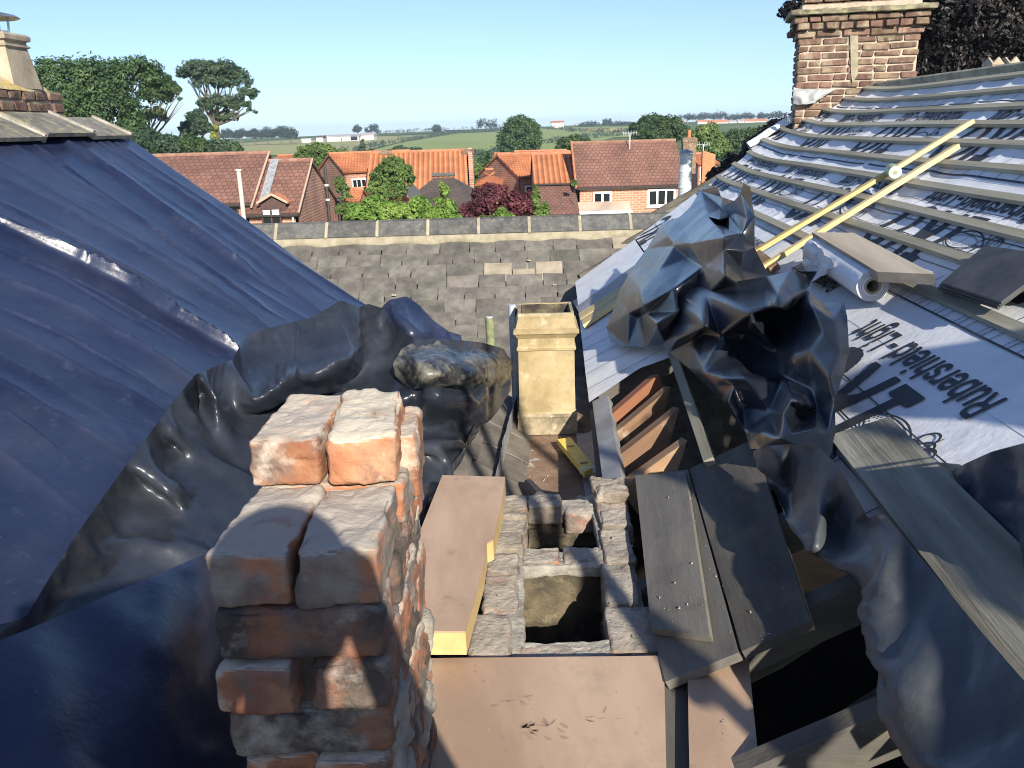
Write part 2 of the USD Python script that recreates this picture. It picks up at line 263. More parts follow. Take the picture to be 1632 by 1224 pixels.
leafmat('leaf_tall', [(.024, .047, .028), (.042, .072, .040), (.065, .10, .05)], (.05, .10, .04))
leafmat('leaf_far', [(.030, .050, .040), (.045, .070, .050)], (.03, .06, .03), .8)
leafmat('leaf_bush', [(.05, .085, .024), (.09, .14, .038), (.13, .18, .05)], (.12, .18, .04))
leafmat('leaf_bright', [(.07, .13, .022), (.12, .20, .04), (.18, .26, .06)], (.16, .26, .04))
leafmat('leaf_ivy', [(.16, .20, .03), (.24, .27, .05)], (.2, .24, .04))
leafmat('leaf_copper', [(.045, .015, .020), (.08, .025, .032), (.14, .045, .045)], (.14, .03, .04))
leafmat('leaf_beech', [(.010, .009, .010), (.020, .017, .017), (.035, .030, .026)], (.02, .012, .012), .45)
def tiled(name, c1, c2, sx, sz, bump=.5, dirt=.25, mort=None, coord='object', ms=.012):
    """brickwork / roof tiles too far off to build singly: a brick texture in the wall's own plane (u along, v up)"""
    N = {'uv': ('uvmap', {'attribute': 'st'}), 'b': ('brick_texture', {'color1': c1, 'color2': c2, 'mortar': mort or tuple(x * .62 for x in c1), 'scale': 1.0, 'brick_width': sx, 'row_height': sz, 'mortar_size': ms, 'mortar_smooth': .2, 'bias': -.1}),
         'g': ('geometry', {}), 'n': ('noise_texture', {'scale': .7, 'detail': 6.}), 'nr': ('map_range', {'from_min': .3, 'from_max': .7, 'to_min': 1 - dirt, 'to_max': 1 + dirt}), 'h': ('hsv', {}),
         'bp': ('bump', {'strength': bump, 'distance': .03}), 'p': ('principled_bsdf', {'roughness': .85}), 'iv': ('invert', {})}
    K = [('uv.UV', 'b.vector'), ('b.color', 'h.color'), ('g.position', 'n.vector'), ('n.fac', 'nr.value'), ('nr.result', 'h.value'), ('h.color', 'p.base_color'), ('b.fac', 'iv.color'), ('iv.color', 'bp.height'), ('bp.normal', 'p.normal')]
    M[name] = usdkit.material(stage, '/World/Looks/' + name, N, K, surface='p.BSDF')
tiled('brown_tiles', (.165, .08, .058), (.215, .105, .076), .30, .32, ms=.03)
tiled('orange_tiles', (.42, .14, .055), (.50, .18, .075), .24, .32, ms=.03)
tiled('dark_tiles', (.075, .058, .045), (.10, .075, .06), .25, .25, ms=.02)
tiled('house_brick', (.30, .125, .075), (.38, .17, .105), .45, .15, mort=(.42, .32, .25), ms=.02)
tiled('pale_brick', (.38, .155, .09), (.46, .20, .12), .45, .15, mort=(.46, .36, .28), ms=.02)
def pantile(name, c1, c2, w):
    N = {'uv': ('uvmap', {'attribute': 'st'}), 'sep': ('separate_xyz', {}), 'm': ('math', {'math_type': 'multiply', 'value2': 2 * math.pi / w}), 's': ('math', {'math_type': 'sine'}),
         'r': ('map_range', {'from_min': -1., 'from_max': 1.}), 'c': ('mix_color', {'a': tuple(x * .72 for x in c1), 'b': c2}), 'g': ('geometry', {}), 'n': ('noise_texture', {'scale': .9, 'detail': 6.}),
         'nr': ('map_range', {'from_min': .3, 'from_max': .7, 'to_min': .78, 'to_max': 1.22}), 'h': ('hsv', {}), 'bp': ('bump', {'strength': .9, 'distance': .06}), 'p': ('principled_bsdf', {'roughness': .85})}
    K = [('uv.UV', 'sep.vector'), ('sep.x', 'm.value1'), ('m.value', 's.value1'), ('s.value', 'r.value'), ('r.result', 'c.fac'), ('c.result', 'h.color'), ('g.position', 'n.vector'), ('n.fac', 'nr.value'), ('nr.result', 'h.value'), ('h.color', 'p.base_color'), ('s.value', 'bp.height'), ('bp.normal', 'p.normal')]
    M[name] = usdkit.material(stage, '/World/Looks/' + name, N, K, surface='p.BSDF')
pantile('pantiles', (.46, .15, .055), (.52, .20, .085), .36)
M['pane'] = usdkit.material(stage, '/World/Looks/pane', {'p': ('principled_bsdf', {'base_color': (.012, .014, .016), 'roughness': .06}), }, [], surface='p.BSDF')
def groundmat(name, cols, sc, furrow=0, ang=0.):
    N = {'g': ('geometry', {}), 'n': ('noise_texture', {'scale': sc, 'detail': 7., 'roughness': .6}), 'n2': ('noise_texture', {'scale': sc * 30, 'detail': 5.}), 'r': ('rgb_ramp', {'ramp': [(.3 + .4 * i / (len(cols) - 1), c) for i, c in enumerate(cols)]}),
         'mx': ('mix_float', {'fac': .35}), 'p': ('principled_bsdf', {'roughness': .95, 'specular_ior_level': .1})}
    K = [('g.position', 'n.vector'), ('g.position', 'n2.vector'), ('n.fac', 'mx.a'), ('n2.fac', 'mx.b'), ('mx.result', 'r.fac'), ('r.color', 'p.base_color')]
    M[name] = usdkit.material(stage, '/World/Looks/' + name, N, K, surface='p.BSDF')
groundmat('ground', [(.07, .10, .03), (.10, .14, .045), (.14, .17, .06)], .02)
groundmat('field_green', [(.18, .23, .075), (.22, .27, .09), (.26, .29, .11)], .012)
groundmat('field_pale', [(.23, .25, .10), (.28, .28, .12), (.32, .30, .14)], .012)
groundmat('field_dark', [(.06, .095, .03), (.08, .12, .04)], .012)
groundmat('stubble', [(.42, .31, .12), (.52, .39, .17)], .03)
groundmat('garden', [(.05, .09, .02), (.09, .14, .035), (.13, .17, .05)], .15)
mat('slate_brown', [(.10, .088, .074), (.15, .132, .11), (.20, .178, .148)], 5, 7, .8, .3, 40, vary=.16, bdist=.003)
mat('black_slate', [(.03, .031, .033), (.06, .06, .062)], 8, 7, .6, .3, 50, vary=.1, bdist=.003)
mat('black_scrap', [(.02, .022, .026), (.04, .042, .05)], 30, 5, .5, .3, 80, vary=0, bdist=.002)
mat('tape_green', [(.20, .26, .12), (.34, .38, .20)], 20, 4, .4, vary=0)
mat('plank_pale', [(.30, .25, .185), (.38, .325, .25), (.45, .39, .30)], 7, 8, .8, .35, 30, (.08, 1, 1), vary=.05, bdist=.003)
mat('grey_tarp', [(.030, .036, .042), (.06, .068, .074)], 4, 6, .42, .3, 20, vary=0, patches=[((.10, .105, .10), 10, .55, .75, .5)], rvar=.1, bdist=.005)
HEAD = (.04, -.30, .05)
mat('mud', [(.16, .115, .088), (.24, .175, .13)], 30, 5, .9, vary=0)
mat('mud_faint', [(.26, .185, .135), (.33, .235, .175)], 30, 5, .9, vary=0)
mat('film_tarp', [(.008, .010, .015), (.014, .017, .024)], 4, 5, .26, .18, 12, vary=.0, patches=[((.035, .04, .05), 5, .52, .8, .4)], rvar=.06, bdist=.003)

# ---------------------------------------------------------------- terrain and fields
CREST = 950.0
_cx = np.array([-900, -330, -225, -51, 60, 123, 250, 400, 900]); _cz = np.array([-3.5, -3.0, -2.4, -.3, 1.0, 2.2, .6, -1.0, -2.0])
def zt(X, Y):
    X = np.asarray(X, float); Y = np.asarray(Y, float); r = np.hypot(X, Y)
    top = np.interp(X * CREST / np.maximum(r, 60), _cx, _cz)
    k = np.clip((r - 300) / (CREST - 300), 0, 1); k = k * k * (3 - 2 * k) * .55 + .45 * k
    z = -9 + (top + 9) * k
    back = np.clip((r - CREST) / 900, 0, 1); z = z - back ** 1.3 * (top + 14)
    return np.where(Y < 0, -9.0, z)
def ground_grid(xs, ys, lift=0.):
    X, Y = np.meshgrid(xs, ys); return np.stack([X, Y, zt(X, Y) + lift], -1)
xs = np.r_[-2600, -2000, np.linspace(-1500, 1500, 101), 2000, 2600]; ys = np.r_[-2600, -1500, -500, np.linspace(-60, 1500, 105), 1700, 2000, 2600]
G = ground_grid(xs, ys)
obj('ground', (G.reshape(-1, 3), grid_faces(*G.shape[:2])[:, ::-1]), 'ground', smooth=True, kind='structure')
def onto(x, y, lift=0.):
    """the point of the hill seen at a pixel"""
    d = ray(x, y); d = d / math.hypot(d[0], d[1]); ts = np.linspace(60, CREST, 1800); p = d * ts[:, None]
    hit = np.nonzero(p[:, 2] <= zt(p[:, 0], p[:, 1]))[0]; t = ts[hit[0]] if len(hit) else CREST - 2
    q = d * t; return np.array([q[0], q[1], float(zt(q[0], q[1])) + lift])
def field(px, matn, lift):
    from shapely.geometry import Polygon
    g = Polygon([onto(*q)[:2] for q in px]).buffer(0); best = max(getattr(g, 'geoms', [g]), key=lambda a: a.area)
    v, f = trimesh.creation.triangulate_polygon(best, engine='earcut'); v, f = trimesh.remesh.subdivide_to_size(np.c_[v, np.zeros(len(v))], f, 14, max_iter=12)
    v[:, 2] = zt(v[:, 0], v[:, 1]) + lift; n = np.cross(v[f[:, 1]] - v[f[:, 0]], v[f[:, 2]] - v[f[:, 0]])[:, 2]; f[n < 0] = f[n < 0][:, ::-1]
    obj('field', (v, f), matn, smooth=True, kind='structure')
field([(380, 246), (380, 229), (470, 222), (560, 219), (700, 215), (640, 226), (560, 246), (470, 250)], 'field_pale', .30)
field([(560, 248), (640, 228), (730, 213), (850, 208), (900, 213), (1000, 214), (900, 240), (740, 248)], 'field_green', .34)
field([(860, 206), (930, 203), (1015, 203), (1020, 220), (870, 222)], 'field_green', .38)
field([(380, 228), (470, 219.5), (560, 217), (700, 212), (560, 220.5), (470, 223)], 'field_dark', .42)
field([(940, 207), (1008, 206), (1008, 210), (930, 211)], 'stubble', .46)
field([(738, 262), (795, 255), (795, 266), (738, 268)], 'stubble', .5)
field([(760, 212), (790, 209), (800, 205), (700, 207)], 'field_dark', .46)

# ---------------------------------------------------------------- plants
def leaf_cloud(blobs, n, size, clump=.3, per=34, flat=.8):
    n, size, clump = int(n * 1.8), size * .72, clump * 1.3
    """small leaf-sized faces on clumps spread over the shells of the crown's lobes; blobs: (centre, radii)"""
    vol = np.array([np.prod(r) ** (2 / 3) for _, r in blobs]); share = rng.multinomial(max(1, n // per), vol / vol.sum()); cs, ns = [], []
    for (c, r), k in zip(blobs, share):
        d = rng.normal(size=(k, 3)); d /= np.linalg.norm(d, axis=1, keepdims=True); d[:, 2] = np.where(d[:, 2] < -.55, -d[:, 2] * .5, d[:, 2])
        rad = rng.uniform(.55, 1.06, (k, 1)) ** .7; ctr = np.asarray(c) + d * np.asarray(r) * rad
        cr = clump * np.mean(r) * rng.uniform(.55, 1.25, (k, 1, 1)); e = rng.normal(size=(k, per, 3)); e /= np.linalg.norm(e, axis=2, keepdims=True); e *= rng.uniform(.3, 1, (k, per, 1)) ** .5; e[:, :, 2] *= flat
        cs.append((ctr[:, None] + e * cr).reshape(-1, 3)); ns.append((e + d[:, None] * .5).reshape(-1, 3))
    c, nn = np.vstack(cs), np.vstack(ns); k = len(c); nn += rng.normal(0, .55, (k, 3)); nn[:, 2] += .35; nn /= np.linalg.norm(nn, axis=1, keepdims=True)
    a = np.cross(nn, rng.normal(size=(k, 3))); a /= np.linalg.norm(a, axis=1, keepdims=True); b = np.cross(nn, a); s = size * rng.uniform(.6, 1.35, (k, 1))
    v = np.stack([c - a * s, c + b * s * .55 + nn * s * .12, c + a * s, c - b * s * .55 + nn * s * .12], 1).reshape(-1, 3); i = np.arange(k)[:, None] * 4
    return v, np.vstack([i + [0, 2, 1], i + [0, 3, 2]])
def pxblob(x, y, rx, ry, Y, dj=.35):
    c = aY(x, y, Y); zc = c @ _f; rx_, ry_ = rx * zc / F, ry * zc / F; return c + [0, rng.uniform(-dj, dj) * rx_, 0], np.array([rx_, .8 * (rx_ + ry_) / 2 + .1 * rx_, ry_])
def tree(name, label, cat, Y, blobs, n, size, leaf, trunk=None, tr=.3, group=None, limbs=6, clump=.3, barkm='bark', per=34, kind=None, ground=True):
    group = group or {'bush': 'bushes behind the long brown roof', 'round_tree': None}.get(name)
    B = [pxblob(*b, Y) for b in blobs]; c0 = np.mean([b[0] for b in B], axis=0)
    bx = aY(*trunk, Y)[0] if trunk else c0[0]; bz = float(zt(bx, Y)); t = thing(name, label, cat, (bx, Y, bz), group, kind)
    fork = np.array([bx + .3 * (c0[0] - bx), Y, bz + .45 * (c0[2] - bz)]) if not trunk else aY(*trunk, Y)
    obj('crown', leaf_cloud(B, n, size, clump, per), leaf, t)
    parts = [tube([(bx, Y, bz - .2), (bx + .1 * tr, Y, (bz + fork[2]) / 2), fork], [tr * 1.25, tr, tr * .85], 9)]
    for b in sorted(B, key=lambda b: -np.prod(b[1]))[:limbs]:
        q = b[0]; mid = fork * .45 + q * .55 + [0, 0, -.08 * abs(q[2] - fork[2])]; parts.append(tube([fork, mid, q + [0, 0, .3 * b[1][2]]], [tr * .42, tr * .24, tr * .06], 6))
        for _ in range(3):
            e = q + rng.normal(0, .5, 3) * b[1]; parts.append(tube([mid, (mid + e) / 2 + rng.normal(0, .05, 3) * b[1], e], [tr * .16, tr * .10, tr * .03], 5))
    obj('trunk', join(parts), barkm, t, smooth=True); return t
tree('broad_tree', 'broad dark green tree crown beside the cowled chimney pot', 'tree', 66, [(100, 128, 46, 32), (160, 135, 48, 40), (215, 122, 42, 28), (120, 165, 50, 35), (180, 175, 42, 40), (246, 122, 20, 16), (215, 205, 26, 24), (90, 190, 45, 40)], 21000, .17, 'leaf_oak', (190, 245), .42, clump=.26)
tree('broad_tree', 'smaller spreading tree with thin drooping side branch left of the tall bare-stemmed tree', 'tree', 74, [(246, 150, 28, 20), (278, 145, 10, 9), (238, 185, 22, 14), (225, 215, 16, 16), (265, 135, 14, 8), (288, 160, 6, 4)], 5200, .17, 'leaf_oak', (224, 240), .3, clump=.34)
tree('tall_tree', 'tall tree with flat-topped open crown on a stem wrapped in pale ivy', 'tree', 88, [(320, 112, 30, 14), (350, 112, 34, 14), (375, 128, 26, 16), (395, 150, 16, 12), (335, 132, 28, 10), (300, 122, 16, 9), (385, 168, 16, 10), (350, 165, 32, 14), (325, 170, 14, 9), (360, 185, 22, 8), (400, 176, 10, 6)], 9000, .19, 'leaf_tall', (343, 200), .42, clump=.27, limbs=11)
iv = thing('ivy', 'pale yellow-green ivy wrapped round the stem of the tall tree', 'ivy', aY(341, 215, 87.6)); obj('foliage', leaf_cloud([pxblob(342, 206, 4.5, 9, 87.5), pxblob(341, 220, 4.5, 9, 87.5), pxblob(350, 238, 5, 3, 87)], 900, .12, .5) if 0 else leaf_cloud([pxblob(342, 206, 4.5, 9, 87.5), pxblob(341, 220, 4.5, 9, 87.5)], 900, .12, .5), 'leaf_ivy', iv)
tree('bushy_tree', 'dark round bushy tree growing against the foot of the tall tree', 'tree', 80, [(312, 190, 16, 14), (308, 208, 18, 14), (330, 205, 8, 10)], 3600, .17, 'leaf_tall', (312, 230), .25)
for i, (x, y, rx, ry, lab) in enumerate([(262, 232, 24, 16, 'dark green bush behind the left end of the long brown tiled roof'), (300, 234, 28, 16, 'rounded bush in the middle of the row above the brown tiled roof'), (345, 238, 30, 14, 'wide low bush under the ivy covered stem'), (372, 238, 12, 9, 'small bush at the right end of the row above the brown roof'), (235, 225, 18, 22, 'tall dark bush against the edge of the blue sheet')]):
    tree('bush', lab, 'bush', 60 + i, [(x, y, rx, ry), (x + rx * .4, y + 4, rx * .6, ry * .7), (x - rx * .5, y + 4, rx * .6, ry * .8)], 3200, .15, 'leaf_oak' if i % 2 else 'leaf_tall', None, .2, limbs=2)
tree('oak_tree', 'large dense dark oak standing alone before the green field', 'tree', 170, [(828, 205, 24, 18), (815, 222, 20, 18), (842, 222, 20, 18), (826, 240, 28, 14), (850, 236, 12, 12), (806, 238, 12, 12), (850, 205, 10, 9)], 13000, .32, 'leaf_oak', (828, 250), .5, clump=.28)
tree('round_tree', 'light green rounded tree between the brown and the orange tiled roofs', 'tree', 74, [(505, 243, 24, 14), (490, 252, 22, 16), (525, 250, 22, 14), (506, 262, 26, 18), (545, 245, 12, 7)], 8000, .17, 'leaf_bush', (505, 290), .3, clump=.26)
tree('round_tree', 'green spreading tree behind the ridge of the large brown roof', 'tree', 105, [(915, 228, 22, 10), (900, 234, 14, 9), (930, 235, 16, 12)], 4600, .2, 'leaf_oak', (914, 250), .3)
tree('bushy_tree', 'large dark tree right of the brown roof ridge, tallest of that clump', 'tree', 120, [(1040, 200, 24, 16), (1022, 208, 18, 14), (1062, 205, 24, 17), (1075, 196, 12, 8), (1040, 216, 30, 12), (1085, 215, 16, 14)], 11000, .25, 'leaf_oak', (1045, 230), .5, clump=.27)
tree('bushy_tree', 'light green tree behind the small chimney with the orange pot', 'tree', 110, [(1125, 215, 22, 16), (1105, 220, 14, 12), (1135, 235, 26, 20), (1118, 245, 20, 14)], 7000, .22, 'leaf_bush', (1125, 260), .35)
tree('bushy_tree', 'mid green tree crowns lining the lane below the far red roofs', 'tree', 125, [(1170, 225, 26, 16), (1200, 220, 24, 14), (1160, 245, 24, 22), (1190, 245, 24, 20), (1230, 218, 20, 14), (1250, 205, 14, 9)], 9000, .25, 'leaf_oak', (1180, 260), .4)
tree('small_tree', 'slim dark sapling rising above the orange roof in front of the field', 'tree', 140, [(578, 232, 4, 9), (577, 240, 7, 6), (590, 241, 6, 4)], 900, .22, 'leaf_tall', None, .1, limbs=2)
tree('shrub', 'low clump of blue-green shrubs above the orange ridge', 'shrub', 130, [(640, 241, 16, 7), (625, 243, 12, 6), (660, 242, 14, 6)], 2200, .2, 'leaf_tall', None, .15, limbs=2)
tree('shrub', 'small shrub right of the clump above the orange ridge', 'shrub', 132, [(688, 243, 8, 4), (697, 244, 6, 3)], 700, .2, 'leaf_bush', None, .12, limbs=2)
tree('small_tree', 'dark little tree beside the brick chimney gable and pale stubble', 'tree', 150, [(774, 250, 9, 9), (770, 262, 12, 9), (785, 262, 8, 8)], 2200, .24, 'leaf_oak', None, .2, limbs=2)
tree('shrub', 'rough green garden shrubs right of the brick chimney gable', 'shrub', 95, [(755, 270, 12, 12), (765, 285, 14, 12), (752, 292, 10, 14)], 2600, .16, 'leaf_bush', None, .15, limbs=2)
# far woods, hedges, field trees
def far_tree(x, y, rx, ry, lab, Y=780, n=700, name='field_tree', group=None, size=.8):
    tree(name, lab, 'tree', Y, [(x, y, rx, ry), (x - rx * .4, y + ry * .4, rx * .6, ry * .6), (x + rx * .45, y + ry * .35, rx * .55, ry * .65)], n, size, 'leaf_far', None, .6, group, limbs=2, clump=.4)
for x, y, rx, ry, lab in [(776, 197, 15, 7, 'dark round tree pair on the skyline left of the oak'), (696, 205, 7, 7, 'lone small tree at the hedge corner in the fields'), (570, 206, 7, 6, 'small tree behind the left barns'), (592, 205, 11, 8, 'darker tree behind the right end of the barns'), (969, 195, 8, 5, 'tree on the skyline above the pale field strip'), (985, 198, 14, 4, 'row of low trees on the skyline beside the pale field strip'), (940, 199, 20, 3, 'thin row of trees on the far skyline right of the red roofed house'), (998, 198, 8, 5, 'rounded tree at the end of the skyline row')]:
    far_tree(x, y, rx, ry, lab)
for i, (x, y, rx, ry) in enumerate([(362, 214, 12, 7), (384, 214, 13, 7), (405, 214, 12, 7), (426, 213, 13, 8), (446, 211, 13, 9), (462, 213, 12, 9)]):
    far_tree(x, y, rx, ry, ['leftmost tree of the far plantation, by the ivy stem', 'second tree of the far plantation from the ivy stem', 'third tree of the far plantation, over the middle of the brown roof', 'fourth tree of the far plantation', 'tallest tree of the far plantation', 'last tree of the far plantation, at its right end'][i], 560, 1500, 'plantation_tree', 'trees of the far plantation', .6)
for i, (x, y, rx, ry) in enumerate([(1095, 187, 16, 5), (1120, 186, 14, 5), (1146, 184, 14, 6), (1170, 187, 13, 4), (1190, 185, 12, 5), (1215, 185, 12, 5), (1237, 183, 10, 5)]):
    far_tree(x, y, rx, ry, ['tree at the left end of the line behind the far red roofs', 'second tree behind the far red roofs', 'tallest tree behind the far red roofs', 'low tree behind the far red roofs right of the tallest', 'fifth tree behind the far red roofs', 'sixth tree behind the far red roofs', 'rightmost tree behind the far red roofs'][i], 820, 700, 'field_tree', 'trees behind the far red roofs')
def hedge(px, w, h, lab, n=900):
    P = [onto(*q) for q in px]; B = []
    for a, b in zip(P[:-1], P[1:]):
        L = np.linalg.norm(b - a); k = max(2, int(L / (w * 2.2)))
        for s in np.linspace(0, 1, k): q = a + (b - a) * s; q[2] = float(zt(q[0], q[1])) + h * .5; B.append((q, np.array([w * 1.5, w * 1.5, h * rng.uniform(.5, .8)])))
    t = thing('hedgerow', lab, 'hedge', P[0]); obj('foliage', leaf_cloud(B, n, .55, .5, 16), 'leaf_far', t)
hedge([(545, 246), (600, 236), (640, 228), (690, 219), (740, 212), (795, 207)], 2.0, 2.6, 'diagonal hedge between the pale and the green field', 1800)
hedge([(600, 214), (690, 209), (795, 202)], 2., 2.8, 'hedge along the top of the fields left of the oak', 1300)
hedge([(862, 206), (905, 208)], 2., 2.4, 'short hedge just right of the oak', 400)
hedge([(905, 210.5), (955, 211), (1005, 211.5)], 2., 2.2, 'hedge under the pale field strip on the right', 700)
hedge([(860, 231), (930, 223), (1005, 215)], 2., 2.6, 'hedge sloping behind the ridge of the large brown roof', 1000)
hedge([(735, 252), (800, 245)], 1.6, 2., 'hedge along the lower edge of the green field by the oak', 500)
# distant farm and village
def shed(name, lab, x0, x1, yb, yt, ye, Y, wm, rm, group=None, depth=14):
    a, b = aY(x0, yb, Y), aY(x1, yb, Y); ze, zr = aY((x0 + x1) / 2, ye, Y)[2], aY((x0 + x1) / 2, yt, Y + depth / 2)[2]; z0 = min(a[2], b[2]) - 3; t = thing(name, lab, 'farm building' if 'barn' in name or 'shed' in name else 'house', ((a[0] + b[0]) / 2, Y, z0), group)
    obj('wall', box(a[0], b[0], Y, Y + depth, z0, ze), wm, t); e = .4
    obj('roof', hull([(a[0] - e, Y - e, ze), (b[0] + e, Y - e, ze), (a[0] - e, Y + depth + e, ze), (b[0] + e, Y + depth + e, ze), (a[0] - e, Y + depth / 2, zr), (b[0] + e, Y + depth / 2, zr), (a[0] - e, Y - e, ze + .35), (b[0] + e, Y - e, ze + .35)]), rm, t); return t
shed('barn', 'long low pale barn at the left of the far farmyard', 521, 546, 222.5, 214.5, 218, 600, 'barn_white', 'barn_roof')
shed('barn', 'wide pale barn with dark open doorway in the far farmyard', 545, 572, 222, 213.5, 217.5, 596, 'barn_white', 'barn_roof')
sd = shed('barn', 'pale shed at the right end of the far farmyard under the trees', 573, 596, 219.5, 211.5, 216, 604, 'barn_white', 'barn_roof')
shed('barn', 'tiny white outbuilding at the left end of the far farmyard', 481, 495, 224.5, 221, 222, 600, 'white_pvc', 'barn_white')
shed('barn', 'small house-like farm building left of the long barn', 504, 515, 223.5, 216, 219, 602, 'barn_white', 'brown_tiles')
a = aY(559, 220, 595.9); dd = obj('door', box(a[0], a[0] + 4.5, a[1] - .15, a[1] + .2, a[2] - 1.5, a[2] + 1.6), 'void_shade', stage.GetPrimAtPath('/World/barn_001'))  # dark slab standing for the shade within the open doorway
shed('far_house', 'lone red roofed house on the skyline right of the oak', 879, 899, 199, 192.5, 195.5, 800, 'barn_white', 'terracotta')
for i, (x0, x1, yb, yt, lab) in enumerate([(1081, 1090, 197, 191, 'leftmost red roofed house of the far village edge'), (1112, 1127, 198, 191, 'red roofed house at the left of the far village row'), (1127, 1141, 199, 191.5, 'second red roofed house of the far village row'), (1142, 1160, 199, 190.5, 'wide red roofed house in the middle of the far village row'), (1161, 1174, 197, 191.5, 'pale low house in the far village row'), (1176, 1186, 197, 190, 'white gabled house in the far village row'), (1187, 1203, 197, 189.5, 'red roofed house right of the white one in the far village'), (1204, 1222, 196.5, 189, 'rightmost red roofed house of the far village row')]):
    shed('far_house', lab, x0, x1, yb, yt, (yb + yt) / 2, 760 + 6 * i, 'barn_white' if i not in (0, 2) else 'terracotta', 'terracotta' if i not in (4, 5) else 'barn_roof', 'houses of the far village edge', 9)

# ---------------------------------------------------------------- village houses
def panel(name, pts, mat, parent, t=.12, label=None, uo=(0, 0)):
    """flat wall or roof slab from its outer outline, with u,v in metres in its plane (u level, v up the slope)"""
    pts = np.asarray(pts, float); o = pts[0]; n = np.cross(pts[1] - o, pts[2] - o); n /= np.linalg.norm(n)
    ux = np.cross([0, 0, 1.], n); ux = ux / np.linalg.norm(ux) if np.linalg.norm(ux) > 1e-3 else np.array([1., 0, 0]); vy = np.cross(n, ux)
    from shapely.geometry import Polygon
    q = np.c_[(pts - o) @ ux, (pts - o) @ vy]; g = trimesh.creation.extrude_polygon(Polygon(q).buffer(0), t, engine='earcut'); w = np.array(g.vertices)
    v = o + w[:, :1] * ux + w[:, 1:2] * vy + (w[:, 2:] - t) * n; f = np.array(g.faces)
    off = LOC.get(str(parent.GetPath())); path = numbered(str(parent.GetPath()) + '/' + name); LOC[path] = off
    p = usdkit.mesh(stage, path, (v - off, f), M[mat], uv=np.c_[w[:, 0] + uo[0], w[:, 1] + uo[1]]); return tag(p, label)
def house(name, lab, o, th, L, D, ze, zr, wm, rm, zb=None, rp=.5, ov=.25, cat='house', hip=0., gutter=True, ridge=True, zg=None, t=None, wname='wall'):
    """gabled house: o = foot of its front-left corner (x, y), th = turn, ridge along local x; heights relative to the lens"""
    e1, e2 = np.array([math.cos(th), math.sin(th), 0]), np.array([-math.sin(th), math.cos(th), 0]); zg = -9.0 if zg is None else zg; zb = ze if zb is None else zb
    P = lambda s, d, z: np.array([o[0], o[1], 0]) + e1 * s + e2 * d + [0, 0, z]
    t = t or thing(name, lab, cat, P(L / 2, D / 2, zg)); r = rp * D; slopef = (zr - ze) / r; slopeb = (zr - zb) / (D - r)
    panel(wname, [P(0, 0, zg), P(L, 0, zg), P(L, 0, ze), P(0, 0, ze)], wm, t); panel(wname, [P(L, D, zg), P(0, D, zg), P(0, D, zb), P(L, D, zb)], wm, t)
    if not hip:
        panel('gable_wall', [P(0, D, zg), P(0, 0, zg), P(0, 0, ze), P(0, r, zr - .05), P(0, D, zb)], wm, t); panel('gable_wall', [P(L, 0, zg), P(L, D, zg), P(L, D, zb), P(L, r, zr - .05), P(L, 0, ze)], wm, t)
        panel('roof', [P(-ov * .4, -ov, ze - ov * slopef + .14), P(L + ov * .4, -ov, ze - ov * slopef + .14), P(L + ov * .4, r, zr + .14), P(-ov * .4, r, zr + .14)], rm, t)
        panel('roof', [P(L + ov * .4, D + ov, zb - ov * slopeb + .14), P(-ov * .4, D + ov, zb - ov * slopeb + .14), P(-ov * .4, r, zr + .14), P(L + ov * .4, r, zr + .14)], rm, t)
    else:
        panel('gable_wall', [P(0, D, zg), P(0, 0, zg), P(0, 0, ze), P(0, D, zb)], wm, t); panel('gable_wall', [P(L, 0, zg), P(L, D, zg), P(L, D, zb), P(L, 0, ze)], wm, t)
        c = [P(-ov, -ov, ze), P(L + ov, -ov, ze), P(L + ov, D + ov, zb), P(-ov, D + ov, zb)]; ra, rb = P(hip, r, zr), P(L - hip, r, zr)
        panel('roof', [c[0], c[1], rb, ra], rm, t); panel('roof', [c[2], c[3], ra, rb], rm, t); panel('roof', [c[1], c[2], rb], rm, t); panel('roof', [c[3], c[0], ra], rm, t)
    if ridge: obj('ridge', tube([P(hip - ov * .4, r, zr + .15), P(L - hip + ov * .4, r, zr + .15)], .11, 8), 'ridge_brown' if rm == 'brown_tiles' else 'ridge_orange' if rm != 'dark_tiles' else 'ridge_tile', t)
    if gutter: obj('gutter', tube([P(-.1, -ov - .05, ze - ov * slopef + .02), P(L + .1, -ov - .05, ze - ov * slopef + .02)], .065, 6), 'dark_pipe', t)
    return t, P
mat('verge_mortar', [(.42, .27, .19), (.50, .34, .25)], 6, 5, .9, vary=.05)
mat('ridge_brown', [(.20, .10, .07), (.28, .16, .11)], 3, 5, .85, vary=.05)
mat('ridge_orange', [(.34, .12, .06), (.46, .19, .10)], 3, 5, .85, vary=.05)
